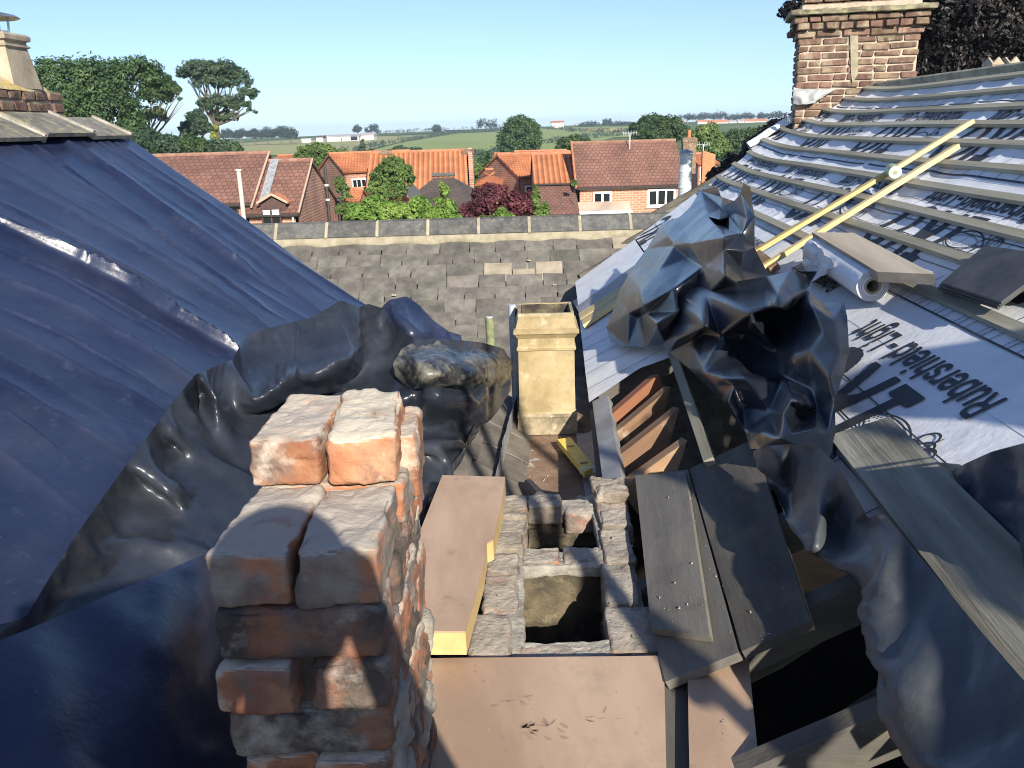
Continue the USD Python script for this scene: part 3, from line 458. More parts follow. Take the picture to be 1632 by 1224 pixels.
def window(t, P, s0, s1, z0, z1, panes, fm='white_pvc', bars=0, d=0., blind=0., fw=.09):
    """a framed window on the front wall: frame (one part) and its panes (sub-parts of the frame)"""
    w = (s1 - s0 - fw * (panes + 1)) / panes; o = P(0, d, 0); e1 = P(1, d, 0) - o; e2 = P(0, d + 1, 0) - o
    bx = lambda a, b, c, e, f0, f1: hull([o + e1 * x + e2 * y + [0, 0, z] for x in (a, b) for y in (c, e) for z in (f0, f1)])
    fr = [bx(s0, s1, -.06, .05, z0, z0 + fw), bx(s0, s1, -.06, .05, z1 - fw, z1)] + [bx(s0 + k * (w + fw), s0 + k * (w + fw) + fw, -.058, .05, z0 + fw, z1 - fw) for k in range(panes + 1)]
    for k in range(panes):
        a = s0 + fw + k * (w + fw)
        for j in range(bars): zz = z0 + fw + (z1 - z0 - 2 * fw) * (j + 1) / (bars + 1); fr.append(bx(a, a + w, -.05, .04, zz - .02, zz + .02))
        if bars: fr.append(bx(a + w / 2 - .02, a + w / 2 + .02, -.05, .04, z0 + fw, z1 - fw))
    fp = obj('window', join(fr), fm, t); obj('sill', bx(s0 - .06, s1 + .06, -.12, -.0, z0 - .08, z0 - .003), 'white_pvc' if fm == 'white_pvc' else 'terracotta', t)
    for k in range(panes):
        a = s0 + fw + k * (w + fw); obj('pane', bx(a, a + w, -.02, -.005, z0 + fw, z1 - fw), 'pane', fp)
        if blind: obj('blind', bx(a + .01, a + w - .01, -.034, -.024, z1 - fw - blind * (z1 - z0), z1 - fw), 'blind', fp)
def chim(t, c, w, d, z0, z1, bm='house_brick', pot=True):
    x, y = c; p = lambda k, a, b: [(x - w / 2 - a, y - d / 2 - a, b), (x + w / 2 + a, y - d / 2 - a, b), (x + w / 2 + a, y + d / 2 + a, b), (x - w / 2 - a, y + d / 2 + a, b)]
    ch = obj('chimney', join([hull(p(0, 0, z0) + p(0, 0, z1 - .3)), hull(p(0, .05, z1 - .298) + p(0, .05, z1 - .05)), hull(p(0, -.03, z1 - .048) + p(0, -.1, z1))]), 'stack_brick', t)
    if pot: obj('pot', xf(lathe([(.13, 0), (.15, .05), (.12, .1), (.11, .4), (.14, .45), (.14, .5), (.09, .5), (.09, .1)], 14), frame((x, y, z1 - .01), (1, 0, 0), (0, 0, 1))), 'terracotta', ch, smooth=40)
# large brown house on the right
YE = 57.0; a, b = aY(921, 297, YE), aY(1090, 292, YE); zr = aY(1005, 226.5, YE + 3.7)[2]; ze = (a[2] + b[2]) / 2
t, P = house('brown_house', 'large brick house with brown tiled roof and two white windows', a[:2], 0.0, b[0] - a[0], 7.4, ze, zr - .1, 'pale_brick', 'brown_tiles')
sx = lambda x, Y=YE: aY(x, 300, Y)[0] - a[0]; sz = lambda y, x=1000, Y=YE: aY(x, y, Y)[2]
window(t, P, sx(945), sx(975), sz(333, 960), sz(305.5, 960), 2, fw=.13); window(t, P, sx(1032), sx(1077), sz(329, 1055), sz(301, 1055), 3, fw=.13)
px0, px1 = aY(921, 340, YE - 1.4)[0], aY(1007, 340, YE - 1.4)[0]; zp = aY(960, 338, YE - 1.4)[2]
obj('porch_fascia', box(px0, px1, YE - 1.5, YE - 1.35, zp - .16, zp + .08), 'white_pvc', t); obj('porch_roof', hull([(px0, YE - 1.3, zp + .05), (px1, YE - 1.3, zp + .05), (px0, YE - .02, zp + .55), (px1, YE - .02, zp + .55), (px0, YE - 1.3, zp - .1), (px1, YE - 1.3, zp - .1), (px0, YE - .02, zp - .1), (px1, YE - .02, zp - .1)]), 'pale_brick', t)
for k in range(24): x = px0 + (px1 - px0) * (k + .5) / 24; obj('porch_slat', box(x - .05, x + .05, YE - 1.46, YE - 1.40, zp - .75, zp - .165), 'white_pvc' if k % 2 == 0 else 'barn_roof', t)
cx = aY(1099, 230, YE + 3.7); chim(t, (cx[0] - .05, YE + 3.7), .9, .7, zr - 2.2, aY(1099, 219, YE + 3.7)[2], pot=True)
obj('bargeboard', tube([P(-.14, -.3, ze - .1), P(-.14, 3.7, zr + .16)], .07, 6), 'ridge_orange', t)
# orange pantiled range beside it
YD = 58.5; a, b = aY(853, 297, YD), aY(918, 292, YD); zr = aY(885, 248, YD + 4)[2]
t, P = house('pantiled_house', 'house range with bright orange ribbed pantiles adjoining the big brown roof', a[:2], 0.0, b[0] - a[0], 8, a[2] + .2, zr, 'pale_brick', 'pantiles', gutter=True)
YL = 54.5; a, b = aY(856, 340, YL), aY(921, 344, YL); zr = aY(885, 299, YL + 3.9)[2]
t, P = house('brown_outbuilding', 'plain brown roofed lean-to below the orange pantiles', a[:2], 0.0, b[0] - a[0], 4.0, a[2] - .1, zr, 'house_brick', 'brown_tiles', rp=.97, zb=zr - .3, ridge=False)
# orange house with shaded gable, left of the pantiled range
def turned(name, lab, ap, fr, Yf, th, Lp, D, ztop_px, ze_px, wm, rm, win=None, **k):
    o = aY(fr[0], fr[1], Yf); e2 = np.array([-math.sin(th), math.cos(th)]); ze = aY(fr[0], ze_px, Yf)[2]; Ya = Yf + D / 2 * math.cos(th); zr = aY(ap[0], ap[1], Ya)[2]
    t, P = house(name, lab, o[:2], th, Lp, D, ze, zr, wm, rm, **k)
    if win: window(t, P, win[0], win[1], ze - win[2], ze - win[3], win[4], bars=win[5])
    return t, P
turned('orange_house', 'orange tiled house with dark shaded gable above the copper shrub', (807, 249), (827, 283), 66, math.radians(28), 6.5, 6.6, 249, 283, 'house_brick', 'orange_tiles', (.5, 1.75, 1.9, .65, 2, 0), gutter=False)
# orange houses on the left of the garden tree
turned('orange_house', 'orange tiled house with white barred window beside the light green tree', (527, 248), (548, 275), 66, math.radians(28), 6.6, 6.4, 248, 275, 'house_brick', 'orange_tiles', (.55, 2.05, 1.75, .5, 2, 1), gutter=False)
YB = 60.; a, b = aY(585, 303, YB), aY(744, 300, YB); zr = aY(690, 244, YB + 4.6)[2]
t, P = house('pantiled_house', 'long house with orange ribbed pantiles and brick chimney gable behind the leafy garden tree', a[:2], math.radians(3), b[0] - a[0], 9.2, aY(660, 304, YB)[2], zr, 'pale_brick', 'pantiles')
g = P(b[0] - a[0] + .25, 4.6, 0); chim(t, (g[0], g[1]), .75, 1.1, zr - 2, aY(741, 238, YB + 4.6)[2], pot=False); panel('gable_wall', [P(b[0] - a[0] + .5, -.4, -9), P(b[0] - a[0] + .5, 9.4, -9), P(b[0] - a[0] + .5, 9.4, aY(660, 304, YB)[2]), P(b[0] - a[0] + .5, 4.6, zr + .3), P(b[0] - a[0] + .5, -.4, aY(660, 304, YB)[2])], 'pale_brick', t, .3)
gg = P(1.9, 4.6, 0); chim(t, (gg[0] - .8, gg[1]), .7, .7, zr - 1, aY(611, 239, YB + 4.6)[2], pot=False)
# small orange roofs
def lowhouse(lab, x0, x1, ye, yt, Y, D, hip=0., rm='orange_tiles', name='orange_roofed_house', th=0., zg=None):
    a, b = aY(x0, ye, Y), aY(x1, ye, Y); return house(name, lab, a[:2], th, b[0] - a[0], D, (a[2] + b[2]) / 2, aY((x0 + x1) / 2, yt, Y + D / 2)[2], 'house_brick', rm, hip=hip, gutter=False, zg=zg)
lowhouse('small orange hipped roof between the chimney gable and the copper shrub', 762, 797, 293, 273, 64, 5, 1.2)
lowhouse('orange roof just showing behind the oak house, left of its gable', 790, 812, 264, 247, 84, 6, 1.6)
lowhouse('far orange roof showing behind the brown house with the dormer', 432, 484, 258, 250, 82, 6)
lowhouse('small bright orange roof above the garden hedge', 548, 572, 322, 305, 52, 3.0, 0)
lowhouse('orange ridge just behind the shaded gable house', 822, 905, 250, 242.5, 88, 6)
YW = 70.; a = aY(1111, 300, YW); t, P = house('orange_brick_house', 'orange brick house partly hidden behind the galvanised flue pipe', a[:2], math.radians(12), 1.7, 5, aY(1125, 262, YW)[2], aY(1120, 248, YW + 2)[2], 'pale_brick', 'orange_tiles', gutter=False)
window(t, P, .2, .9, aY(1118, 268, YW)[2] - .9, aY(1118, 268, YW)[2] + .1, 1)
wall = thing('brick_wall', 'freestanding orange brick wall end beside the flue pipe', 'wall', aY(1130, 290, 62.)); q = [aY(1119, 275, 62.), aY(1139, 280, 62.)]
obj('brickwork', hull([(q[0][0], 62, -9), (q[1][0], 62, -9), (q[0][0], 62, aY(1120, 240, 62)[2]), (q[1][0], 62, aY(1138, 246, 62)[2]), (q[0][0], 62.4, -9), (q[1][0], 62.4, -9), (q[0][0], 62.4, aY(1120, 240, 62)[2]), (q[1][0], 62.4, aY(1138, 246, 62)[2])]), 'terracotta', wall)
# garage with the alarm box
YG = 44.; a, b = aY(632, 352, YG), aY(746, 352, YG); zr = aY(712, 283, YG + 3.6)[2]
t, P = house('garage', 'low building with dark brown roof and yellow alarm box on its little gable', a[:2], math.radians(-6), b[0] - a[0], 8.0, aY(690, 336, YG)[2], zr, 'house_brick', 'dark_tiles', hip=1.3)
ga, gb, gc = aY(622, 327, YG - 1.4), aY(655, 325, YG - 1.4), aY(634, 300, YG - 1.4)
obj('porch_gable', hull([ga, gb, gc, ga + [0, .25, 0], gb + [0, .25, 0], gc + [0, .25, 0]]), 'pale_brick_plain', t) if 0 else panel('porch_gable', [ga, gb, gc], 'pale_brick', t, .2)
obj('porch_verge', join([tube([ga + [-.1, -.1, .0], gc + [0, -.1, .08]], .09, 6), tube([gb + [.1, -.1, 0], gc + [0, -.1, .08]], .09, 6)]), 'ridge_orange', t)
obj('porch_roof', hull([ga + [0, .2, 0], gc + [0, .2, 0.02], gb + [0, .2, 0], ga + [.4, 3.4, 0], gc + [.4, 3.4, 0], gb + [.4, 3.4, 0]]), 'ridge_tile', t)
c = aY(634, 312, YG - 1.55); obj('alarm_box', xf(cbox(.36, .44, .14, .05), frame(c, (1, 0, 0), (0, -1, .0))), 'yellow_box', t)
obj('porch_wall', box(ga[0] + .1, gb[0] - .05, YG - 1.3, YG - .2, -9, ga[2] - .02), 'house_brick', t)
# brown house with dormer on the left
YA = 42.; XG = aY(474, 338, YA)[0]; zeA = aY(474, 338, YA)[2]; zrA = aY(503, 259, YA + 3.85)[2]; XA = aY(402, 340, YA)[0]
t, P = house('brown_house', 'brick house with brown tiled roof, dormer window and lead valley', (XA - .3, YA), 0., XG - XA + .3, 12.8, zeA, zrA, 'house_brick', 'brown_tiles', rp=.30, zb=aY(550, 350, YA + 12.5)[2])
X1 = aY(401, 322, YA + .4)[0]; zeB = aY(401, 322, YA + .4)[2]; zrB = aY(430, 248, YA + 4.1)[2]; XL = -24.
house('', '', (XL, YA + .4), 0., X1 - XL, 7.6, zeB, zrB, 'house_brick', 'brown_tiles', t=t)
obj('verge', tube([P(0, 0, 0) * 0 + [X1 + .1, YA - .1, zeB - .2], [X1 + .1, YA + 4.2, zrB + .2]], .06, 6), 'verge_mortar', t)
pa, pb = np.array([X1 + .28, YA - .15, zeB - .55]), np.array([X1 + .28, YA + 3.7, zrA + .18]); obj('lead_valley', hull([pa, pa + [.42, 0, 0], pb, pb + [.42, 0, 0], pa + [0, 0, .06], pa + [.42, 0, .06], pb + [0, 0, .06], pb + [.42, 0, .06]]), 'lead', t)
obj('verge', tube([[XG + .12, YA - .25, zeA + .02], [XG + .12, YA + 3.84, zrA + .2]], .05, 6), 'verge_mortar', t)
# dormer
YQ = YA - .12; q = lambda x, y, d=0.: aY(x, y, YQ) + [0, d, 0]
dl, dr, dt = q(410, 326), q(459, 325), q(433, 313)
panel('dormer_front', [q(412, 345), q(456, 345), q(456, 326), q(433, 314), q(412, 327)], 'brown_plain', t, .1) if 0 else obj('dormer_front', hull([q(415, 345), q(455, 345), q(455, 326), q(433, 315), q(415, 327), q(415, 345, .1), q(455, 345, .1), q(455, 326, .1), q(433, 315, .1), q(415, 327, .1)]), 'brown_frame', t)
obj('dormer_roof', join([hull([dl, dt, dl + [0, 1.6, 0], dt + [0, 3.0, 0], dl + [0, 0, .09], dt + [0, 0, .09], dl + [0, 1.6, .09], dt + [0, 3, .09]]), hull([dr, dt, dr + [0, 1.6, 0], dt + [0, 3.0, 0], dr + [0, 0, .09], dt + [0, 0, .09], dr + [0, 1.6, .09], dt + [0, 3, .09]])]), 'brown_dormer', t) if 0 else obj('dormer_roof', join([hull([dl, dt, dl + [0, 1.6, 0], dt + [0, 3.0, 0], dl + [0, 0, .09], dt + [0, 0, .09], dl + [0, 1.6, .09], dt + [0, 3, .09]]), hull([dr, dt, dr + [0, 1.6, 0], dt + [0, 3.0, 0], dr + [0, 0, .09], dt + [0, 0, .09], dr + [0, 1.6, .09], dt + [0, 3, .09]])]), 'terracotta', t)
obj('dormer_verge', join([tube([dl + [0, -.08, .06], dt + [0, -.08, .1]], .07, 6), tube([dr + [0, -.08, .06], dt + [0, -.08, .1]], .06, 6)]), 'verge_mortar', t)
o0 = aY(415, 358, YQ - .1); window(t, lambda s, d, z: np.array([o0[0] + s, YQ - .1 + d, z]), aY(418.5, 350, YQ)[0] - o0[0], aY(450, 350, YQ)[0] - o0[0], aY(434, 359, YQ)[2], aY(434, 331, YQ)[2], 2, 'brown_frame', fw=.08, blind=.36)
o1 = aY(360, 340, YA + .4); window(t, lambda s, d, z: np.array([o1[0] + s, YA + .4 + d, z]), 0., aY(377, 340, YA)[0] - o1[0], aY(370, 350, YA)[2], aY(370, 331, YA)[2], 2, 'brown_frame', fw=.08)
def soil(x0, y0, x1, y1, r):
    # follows the gable wall: find the depth at which the ray meets x = XG + .2
    f_ = lambda x, y: ray(x, y) * ((XG + .22) / ray(x, y)[0])
    p0, p1 = f_(x0, y0), f_(x1, y1); p1 = np.array([p0[0], p0[1], -9.]); pp = obj('soil_pipe', tube([p0, p1], r, 10), 'dark_pipe', t)
    for y in (295, 318): c = f_(x0 + (y - y0) * .1, y); obj('collar', tube([[p0[0], p0[1], c[2] - .05], [p0[0], p0[1], c[2] + .05]], r * 1.5, 10), 'white_pvc', pp)
soil(517.5, 262, 524, 360, .075); soil(539, 315, 545, 360, .06)
obj('downpipe', tube([[XG - .2, YA - .2, zeA - .1], [XG - .2, YA - .2, -9]], .05, 8), 'cream_pipe', t)
vp = thing('vent_pipe', 'tall cream vent pipe standing before the brown tiled roof', 'pipe', aY(388, 352, 30.)); p0 = aY(380, 272, 30.)
obj('pipe', tube([p0 - [0, 0, 4.6], p0], .075, 12), 'cream_pipe', vp, smooth=40); obj('cap', tube([p0, p0 + [0, 0, .05]], .115, 12), 'cream_pipe', vp)
for i, (x, y) in enumerate([(1004, 212), (1121, 230)]):
    Yt = 60 + 6 * i; c = aY(x, y, Yt); av = thing('aerial', ['television aerial on a thin pole over the brown roof ridge', 'television aerial on a thin pole right of the flue pipe'][i], 'aerial', c)
    obj('pole', tube([c, c - [0, 0, 1.6]], .03, 5), 'galvanised', av); obj('boom', tube([c + [-.5, 0, .0], c + [.5, .1, 0]], .02, 5), 'galvanised', av)
    for k in range(6): obj('rod', tube([c + [-.45 + .18 * k, 0, -.16], c + [-.45 + .18 * k, 0, .16]], .012, 4), 'galvanised', av)
# galvanised flue standing beside the brown house
YF = 24.; c0, c1 = aY(1093, 247, YF), aY(1100, 320, YF); fl = thing('flue_pipe', 'fat galvanised metal flue pipe with ringed sections', 'flue', c1 - [0, 0, 3])
zz = c0[2]; k = 0
while zz > c1[2] - 2.5:
    obj('section', lathe([(.178, zz - .42), (.178, zz - .012), (.19, zz - .01), (.19, zz + .012), (.178, zz + .014)], 24)[0] + np.array([c0[0], YF, 0]) if 0 else (lathe([(.178, zz - .42), (.178, zz - .012), (.19, zz - .01), (.19, zz + .012), (.178, zz + .014)], 24)[0] + np.array([c0[0], YF, 0]), lathe([(0, 0)] * 5, 24)[1]), 'galvanised', fl, smooth=40); zz -= .43; k += 1
obj('cap', (lathe([(.0, c0[2] + .16), (.17, c0[2] + .10), (.20, c0[2] + .05), (.12, c0[2] + .05), (.12, c0[2] - .1)], 24)[0] + np.array([c0[0], YF, 0]), lathe([(0, 0)] * 5, 24)[1]), 'steel', fl, smooth=40)
# garden plants just beyond the slate roof
tree('garden_tree', 'leafy green garden tree in front of the orange pantiles', 'tree', 40, [(625, 265, 20, 14), (612, 285, 22, 18), (640, 285, 20, 18), (622, 305, 26, 16), (645, 268, 10, 9), (600, 300, 16, 14)], 9000, .10, 'leaf_bush', (622, 340), .15, clump=.24)
tree('garden_shrub', 'bright leafy shrub left of the alarm box gable', 'shrub', 24, [(575, 340, 18, 14), (600, 330, 20, 18), (622, 340, 18, 16), (560, 348, 10, 8), (640, 335, 12, 14), (590, 350, 30, 10)], 5200, .085, 'leaf_bright', None, .06, clump=.3, per=26)
tree('garden_shrub', 'climbing leafy sprays in front of the dark garage roof', 'shrub', 25, [(668, 328, 16, 14), (690, 342, 20, 12), (655, 345, 22, 10), (708, 308, 6, 12), (716, 335, 10, 14), (722, 350, 12, 8), (698, 322, 8, 8), (704, 295, 3, 6), (640, 352, 14, 8)], 4200, .08, 'leaf_bright', None, .05, clump=.34, per=22)
tree('copper_shrub', 'dark purple leaved shrub with red tips', 'shrub', 27, [(770, 322, 20, 22), (790, 312, 18, 20), (752, 338, 18, 14), (815, 325, 20, 20), (838, 332, 18, 18), (800, 342, 30, 14), (846, 315, 8, 12), (775, 300, 8, 8)], 9500, .085, 'leaf_copper', None, .08, clump=.26)
tree('garden_shrub', 'small bright green sprig in front of the purple shrub', 'shrub', 22, [(800, 345, 10, 10), (775, 351, 12, 6), (812, 350, 9, 8), (800, 335, 5, 6)], 900, .07, 'leaf_bright', None, .03, clump=.4, per=16)
tree('garden_shrub', 'tall thin green sprays right of the purple shrub', 'shrub', 23, [(855, 320, 4, 18), (858, 342, 9, 10), (868, 335, 6, 12), (853, 303, 3, 8), (875, 350, 10, 4)], 800, .07, 'leaf_bush', None, .03, clump=.4, per=14)
tree('garden_hedge', 'clipped green garden hedge below the small orange roof', 'hedge', 46, [(560, 333, 16, 10), (545, 334, 10, 9), (575, 335, 12, 9)], 3000, .09, 'leaf_bush', None, .06, clump=.3)
tree('garden_shrub', 'green shrub against the far end of the long brick gable', 'shrub', 50, [(545, 300, 10, 12), (552, 312, 8, 10), (540, 290, 8, 8)], 1500, .1, 'leaf_bush', None, .06)
tree('garden_shrub', 'tuft of ivy at the corner between pantiles and brown house', 'shrub', 55.5, [(915, 292, 4, 6)], 300, .1, 'leaf_bush', None, .04)
# dark beech behind the right-hand chimney
tree('copper_beech', 'huge dark copper beech filling the sky behind the brick chimney', 'tree', 19, [(1560, 40, 110, 70), (1480, 20, 70, 60), (1640, 90, 100, 70), (1520, 110, 70, 60), (1300, 40, 36, 36), (1290, 20, 40, 26), (1420, 30, 60, 60), (1600, -30, 120, 60), (1320, 100, 30, 60), (1700, 20, 100, 90), (1470, 100, 50, 55), (1285, 180, 22, 26), (1400, 110, 60, 60), (1570, 130, 70, 40)], 60000, .075, 'leaf_beech', (1540, 240), .5, clump=.2, per=40, limbs=8)
tree('copper_beech', 'low dark purple foliage sloping down beside the membrane roof edge', 'tree', 26, [(1250, 215, 34, 26), (1215, 240, 34, 26), (1180, 265, 30, 22), (1150, 285, 24, 16), (1255, 250, 40, 30), (1200, 280, 40, 24), (1290, 220, 30, 30), (1130, 300, 14, 10)], 14000, .09, 'leaf_beech', None, .2, clump=.24)

# ---------------------------------------------------------------- the roofs around the valley
FZ = -1.45                                            # the valley floor
# central slate roof, facing the camera
CY, CZ, CS = 7.95, -.90, .75
rl, rr = aY(416, 369, CY), aY(1075, 350.5, CY); CZl, CZr = rl[2], rr[2]
cr = thing('slate_roof', 'grey slate roof slope with mortared ridge tiles across the far end of the valley', 'roof', (0, CY, -9))
cn = np.array([0, -CS, 1]) / math.hypot(1, CS); ce = np.array([1., 0, (CZr - CZl) / (rr[0] - rl[0])]); ce /= np.linalg.norm(ce); cd = np.cross(ce, np.array([0, -CS, 1.])); cd /= np.linalg.norm(cd); cd = cd if cd[1] < 0 else -cd; cn = np.cross(ce, -cd); cn = cn if cn[2] > 0 else -cn
def Cp(s, d, h=0.): return rl + ce * s + cd * d + cn * h
SW = np.linalg.norm(rr - rl)
obj('roof_deck', hull([Cp(-1.6, .0, -.09), Cp(SW + .9, .0, -.09), Cp(-1.6, 3.3, -.09), Cp(SW + .9, 3.3, -.09), Cp(-1.6, 0, -.12), Cp(SW + .9, 0, -.12), Cp(-1.6, 3.3, -.12), Cp(SW + .9, 3.3, -.12)]), 'dark_board', cr)
obj('rear_slope', hull([Cp(-1.6, .0, -.09), Cp(SW + .9, .0, -.09), Cp(-1.6, .0, -.12), Cp(SW + .9, 0, -.12), Cp(-1.6, 0, -.1) + [0, 2.6, -1.9], Cp(SW + .9, 0, -.1) + [0, 2.6, -1.9]]), 'dark_board', cr)
gauge = .142; row = 0; d = .09; srng = np.random.default_rng(5)
while d < 2.6:
    s = -.45 - srng.uniform(0, .2); end = SW + .25
    while s < end:
        w = srng.uniform(.19, .28) if srng.random() < .85 else srng.uniform(.28, .34)
        x = s + w / 2
        T = frame(Cp(x, d + gauge * .5, -.016 + srng.normal(0, .0022)), ce, cn); tilt = .030 + srng.normal(0, .005); c, sn = math.cos(tilt), math.sin(tilt)
        Rx = np.eye(4); Rx[1:3, 1:3] = [[c, -sn], [sn, c]]; Rz = np.eye(4); a = srng.normal(0, .006); Rz[:2, :2] = [[math.cos(a), -math.sin(a)], [math.sin(a), math.cos(a)]]
        px = _f @ T[:3, 3]; q = 816 + F * (T[:3, 3] @ _r) / px; qy = 612 - F * (T[:3, 3] @ _u) / px
        pale = (abs(q - 783) < 28 and abs(qy - 440) < 9) or (abs(q - 986) < 22 and abs(qy - 398) < 9) or (abs(q - 850) < 60 and abs(qy - 440) < 9 and srng.random() < .45)
        obj('slate', cbox(w - .007, gauge * 1.55, .012, .003, .0016), 'pale_slate' if pale else 'slate', cr, T=T @ Rz @ Rx); s += w
    d += gauge * srng.uniform(.985, 1.015); row += 1
nt = 10; tw = .462; s = -.30
while s < SW + .25:
    pr = []
    for x in (s + .006, s + tw - .008):
        for q in ((-.008, .150, .020), (-.0, .150, .044), (0, -.012, .040), (0, -.0, .078)): pr.append(Cp(x, q[1], q[2]))
        back = Cp(x, 0, 0); pr += [back + [0, .0, .075], back + [0, .115, -.075], back + [0, .115, -.095]]
    obj('ridge_tile', hull(pr), 'ridge_tile', cr); s += tw
    j = [Cp(s + e, dd + rng.normal(0, .004), hh) for e in (-.013, .013) for dd, hh in ((.158, .02), (.158, .050), (-.02, .052), (-.005, .088))]; obj('joint', hull(j), 'mortar', cr)
bed = np.array([[Cp(x, dd + (.012 * math.sin(x * 13) + .012 * fbm(np.array([[x * 9, 1, 2]]), 3, 3)[0] if dd > .18 else 0), hh) for x in np.linspace(-.35, SW + .3, 130)] for dd, hh in ((.120, .03), (.155, .034), (.18, .022), (.200, .006), (.208, -.012))])
obj('mortar_bed', (bed.reshape(-1, 3), grid_faces(*bed.shape[:2])), 'mortar', cr, smooth=True)
for x, y in ((842, 415), (884, 454), (628, 470)):
    p = aP(x, y, Cp(0, 0, .012), cn); obj('mortar_splash', xf(cbox(.035, .016, .005, .002, .003), frame(p, ce + .4 * cd * rng.normal(), cn)), 'mortar', cr)
# walls of the house below, so that the roofs stand on something
hb = thing('house_walls', 'brick walls of the house carrying the opened roofs', 'house', (0, 4, -9))
for q in (box(-5.2, 6.6, -1.2, -.9, -9, -2.2), box(-5.2, 6.6, 10.3, 10.6, -9, -3.2), box(-5.2, -4.9, -.9, 10.3, -9, -2.2), box(6.3, 6.6, -.9, 10.3, -9, -2.2)): obj('wall', q, 'house_brick_near', hb) if 0 else obj('wall', q, 'stack_brick', hb)
obj('gable_upstand', box(1.5, 3.7, -.98, -.86, -2.2, .10), 'stack_brick', hb)  # out of view, placed to keep the sun off the attic floor
obj('attic_floor', box(-4.9, 6.3, -.9, 10.3, -2.75, -2.6), 'void_shade', hb)  # floor coloured near black to stand for the shade inside the attic

# left roof under the sheet
lr = thing('covered_roof', 'roof hidden beneath the blue sheet, its ridge tiles showing at the top left', 'roof', (-3, 3, -9))
obj('roof_deck', hull([Lp(u, v, h) for u, vv in ((0, .08), (1.1, -.42), (2.75, -1.0)) for v in (-7, vv) for h in (-.05, -.11)]), 'dark_board', lr)
obj('rear_slope', hull([Lp(0, v, h) for v in (-7, -.02) for h in (-.05, -.11)] + [Lp(0, v) + [-2.6, 0, -1.6] for v in (-7, -.02)]), 'dark_board', lr)
obj('gable_wall', hull([Lp(0, -.06, -.12), Lp(2.6, -1.1, -.12), Lp(2.6, -1.1, -.12) * [1, 1, 0] + [0, 0, -9], Lp(0, -.06) * [1, 1, 0] + [-2.4, 0, -9], Lp(0, -.06) + [-2.4, 0, -1.6], Lp(0, -.3, -.12), Lp(2.6, -1.3, -.12), Lp(2.6, -1.3, -.12) * [1, 1, 0] + [0, 0, -9], Lp(0, -.3) * [1, 1, 0] + [-2.4, 0, -9], Lp(0, -.3) + [-2.4, 0, -1.6]]), 'stack_brick', lr)
for k in range(5):
    v1 = -.06 - k * .455; v0 = v1 - .45; dz = .02 * (k % 2) + .012
    hu = Lp(0, v1, .0); pr = []
    for v in (v0, v1):
        a = Lp(0, v, .0) + [0, 0, .035 + dz]; pr += [a, a - [0, 0, .022], Lp(.20, v, .05 + dz), Lp(.20, v, .028 + dz)]
    obj('ridge_tile', hull(pr), 'lichen_tile', lr); pr2 = []
    for v in (v0, v1):
        a = Lp(0, v, .0) + [-.002, 0, .035 + dz]; pr2 += [a, a - [0, 0, .02], a + [-.22, 0, -.13], a + [-.22, 0, -.15]]
    obj('ridge_tile', hull(pr2), 'lichen_tile', lr)
    j = []
    for v in (v1 - .012, v1 + .016): a = Lp(0, v, 0) + [0, 0, .048 + dz]; j += [a, a - [0, 0, .05], Lp(.195, v, .061 + dz), Lp(.195, v, .015 + dz)]
    obj('joint', hull(j), 'grey_mortar', lr)
# slates left bare beside the valley
for i in range(3):
    for j in range(9):
        u0, v0 = 2.05 + i * .24 + .02 * (j % 2), -3.25 + j * .27
        obj('slate', cbox(.34, .265, .009, .002, .001), 'slate_brown', lr, T=frame(Lp(u0, v0 + rng.normal(0, .004), .004 + .012 * (2 - i) + rng.normal(0, .002)), AC + [0, 0, -LS + .035], LN))
# valley gutter
vg = thing('valley_gutter', 'lead lined valley gutter floor with brown rusty staining', 'gutter', (.15, 3.3, FZ))
def zq(x, y, z=FZ): return aZ(x, y, z)
fl = [zq(800, 772), zq(832, 640), zq(850, 600), zq(940, 600), zq(952, 640), zq(985, 775), zq(985, 830), zq(795, 830)]
g, T = board(fl, .03); obj('gutter_floor', g, 'rusty_floor', vg, T=T)
q = loft([[zq(783, 800, FZ + .10), zq(803, 700, FZ + .12), zq(826, 625, FZ + .12), zq(840, 590, FZ + .12)], [zq(800, 800, FZ + .016), zq(818, 700, FZ + .016), zq(836, 625, FZ + .016), zq(848, 590, FZ + .016)], [zq(826, 800, FZ + .006), zq(838, 700, FZ + .006), zq(850, 625, FZ + .006), zq(858, 590, FZ + .006)]], 14, 40)
obj('lead_edge', sheet(crumple(q[:, ::-1], .006, 9, 3), .003), 'lead', vg, smooth=40)
q = loft([[zq(935, 800, FZ + .006), zq(925, 740, FZ + .006), zq(918, 690, FZ + .006)], [zq(965, 800, FZ + .02), zq(950, 740, FZ + .02), zq(940, 690, FZ + .02)], [zq(990, 790, FZ + .05), zq(972, 735, FZ + .08), zq(955, 660, FZ + .10)]], 14, 40)
obj('lead_edge', sheet(crumple(q[:, ::-1], .008, 8, 7), .003), 'lead', vg, smooth=40)
q = loft([[zq(905, 800, FZ + .02), zq(930, 790, FZ + .05), zq(965, 778, FZ + .05), zq(985, 768, FZ + .10)], [zq(905, 815, FZ + .06), zq(930, 806, FZ + .12), zq(960, 792, FZ + .14), zq(992, 775, FZ + .16)]], 10, 26)
obj('lead_turn', sheet(crumple(q[::-1], .012, 10, 4), .003), 'lead', vg, smooth=40)
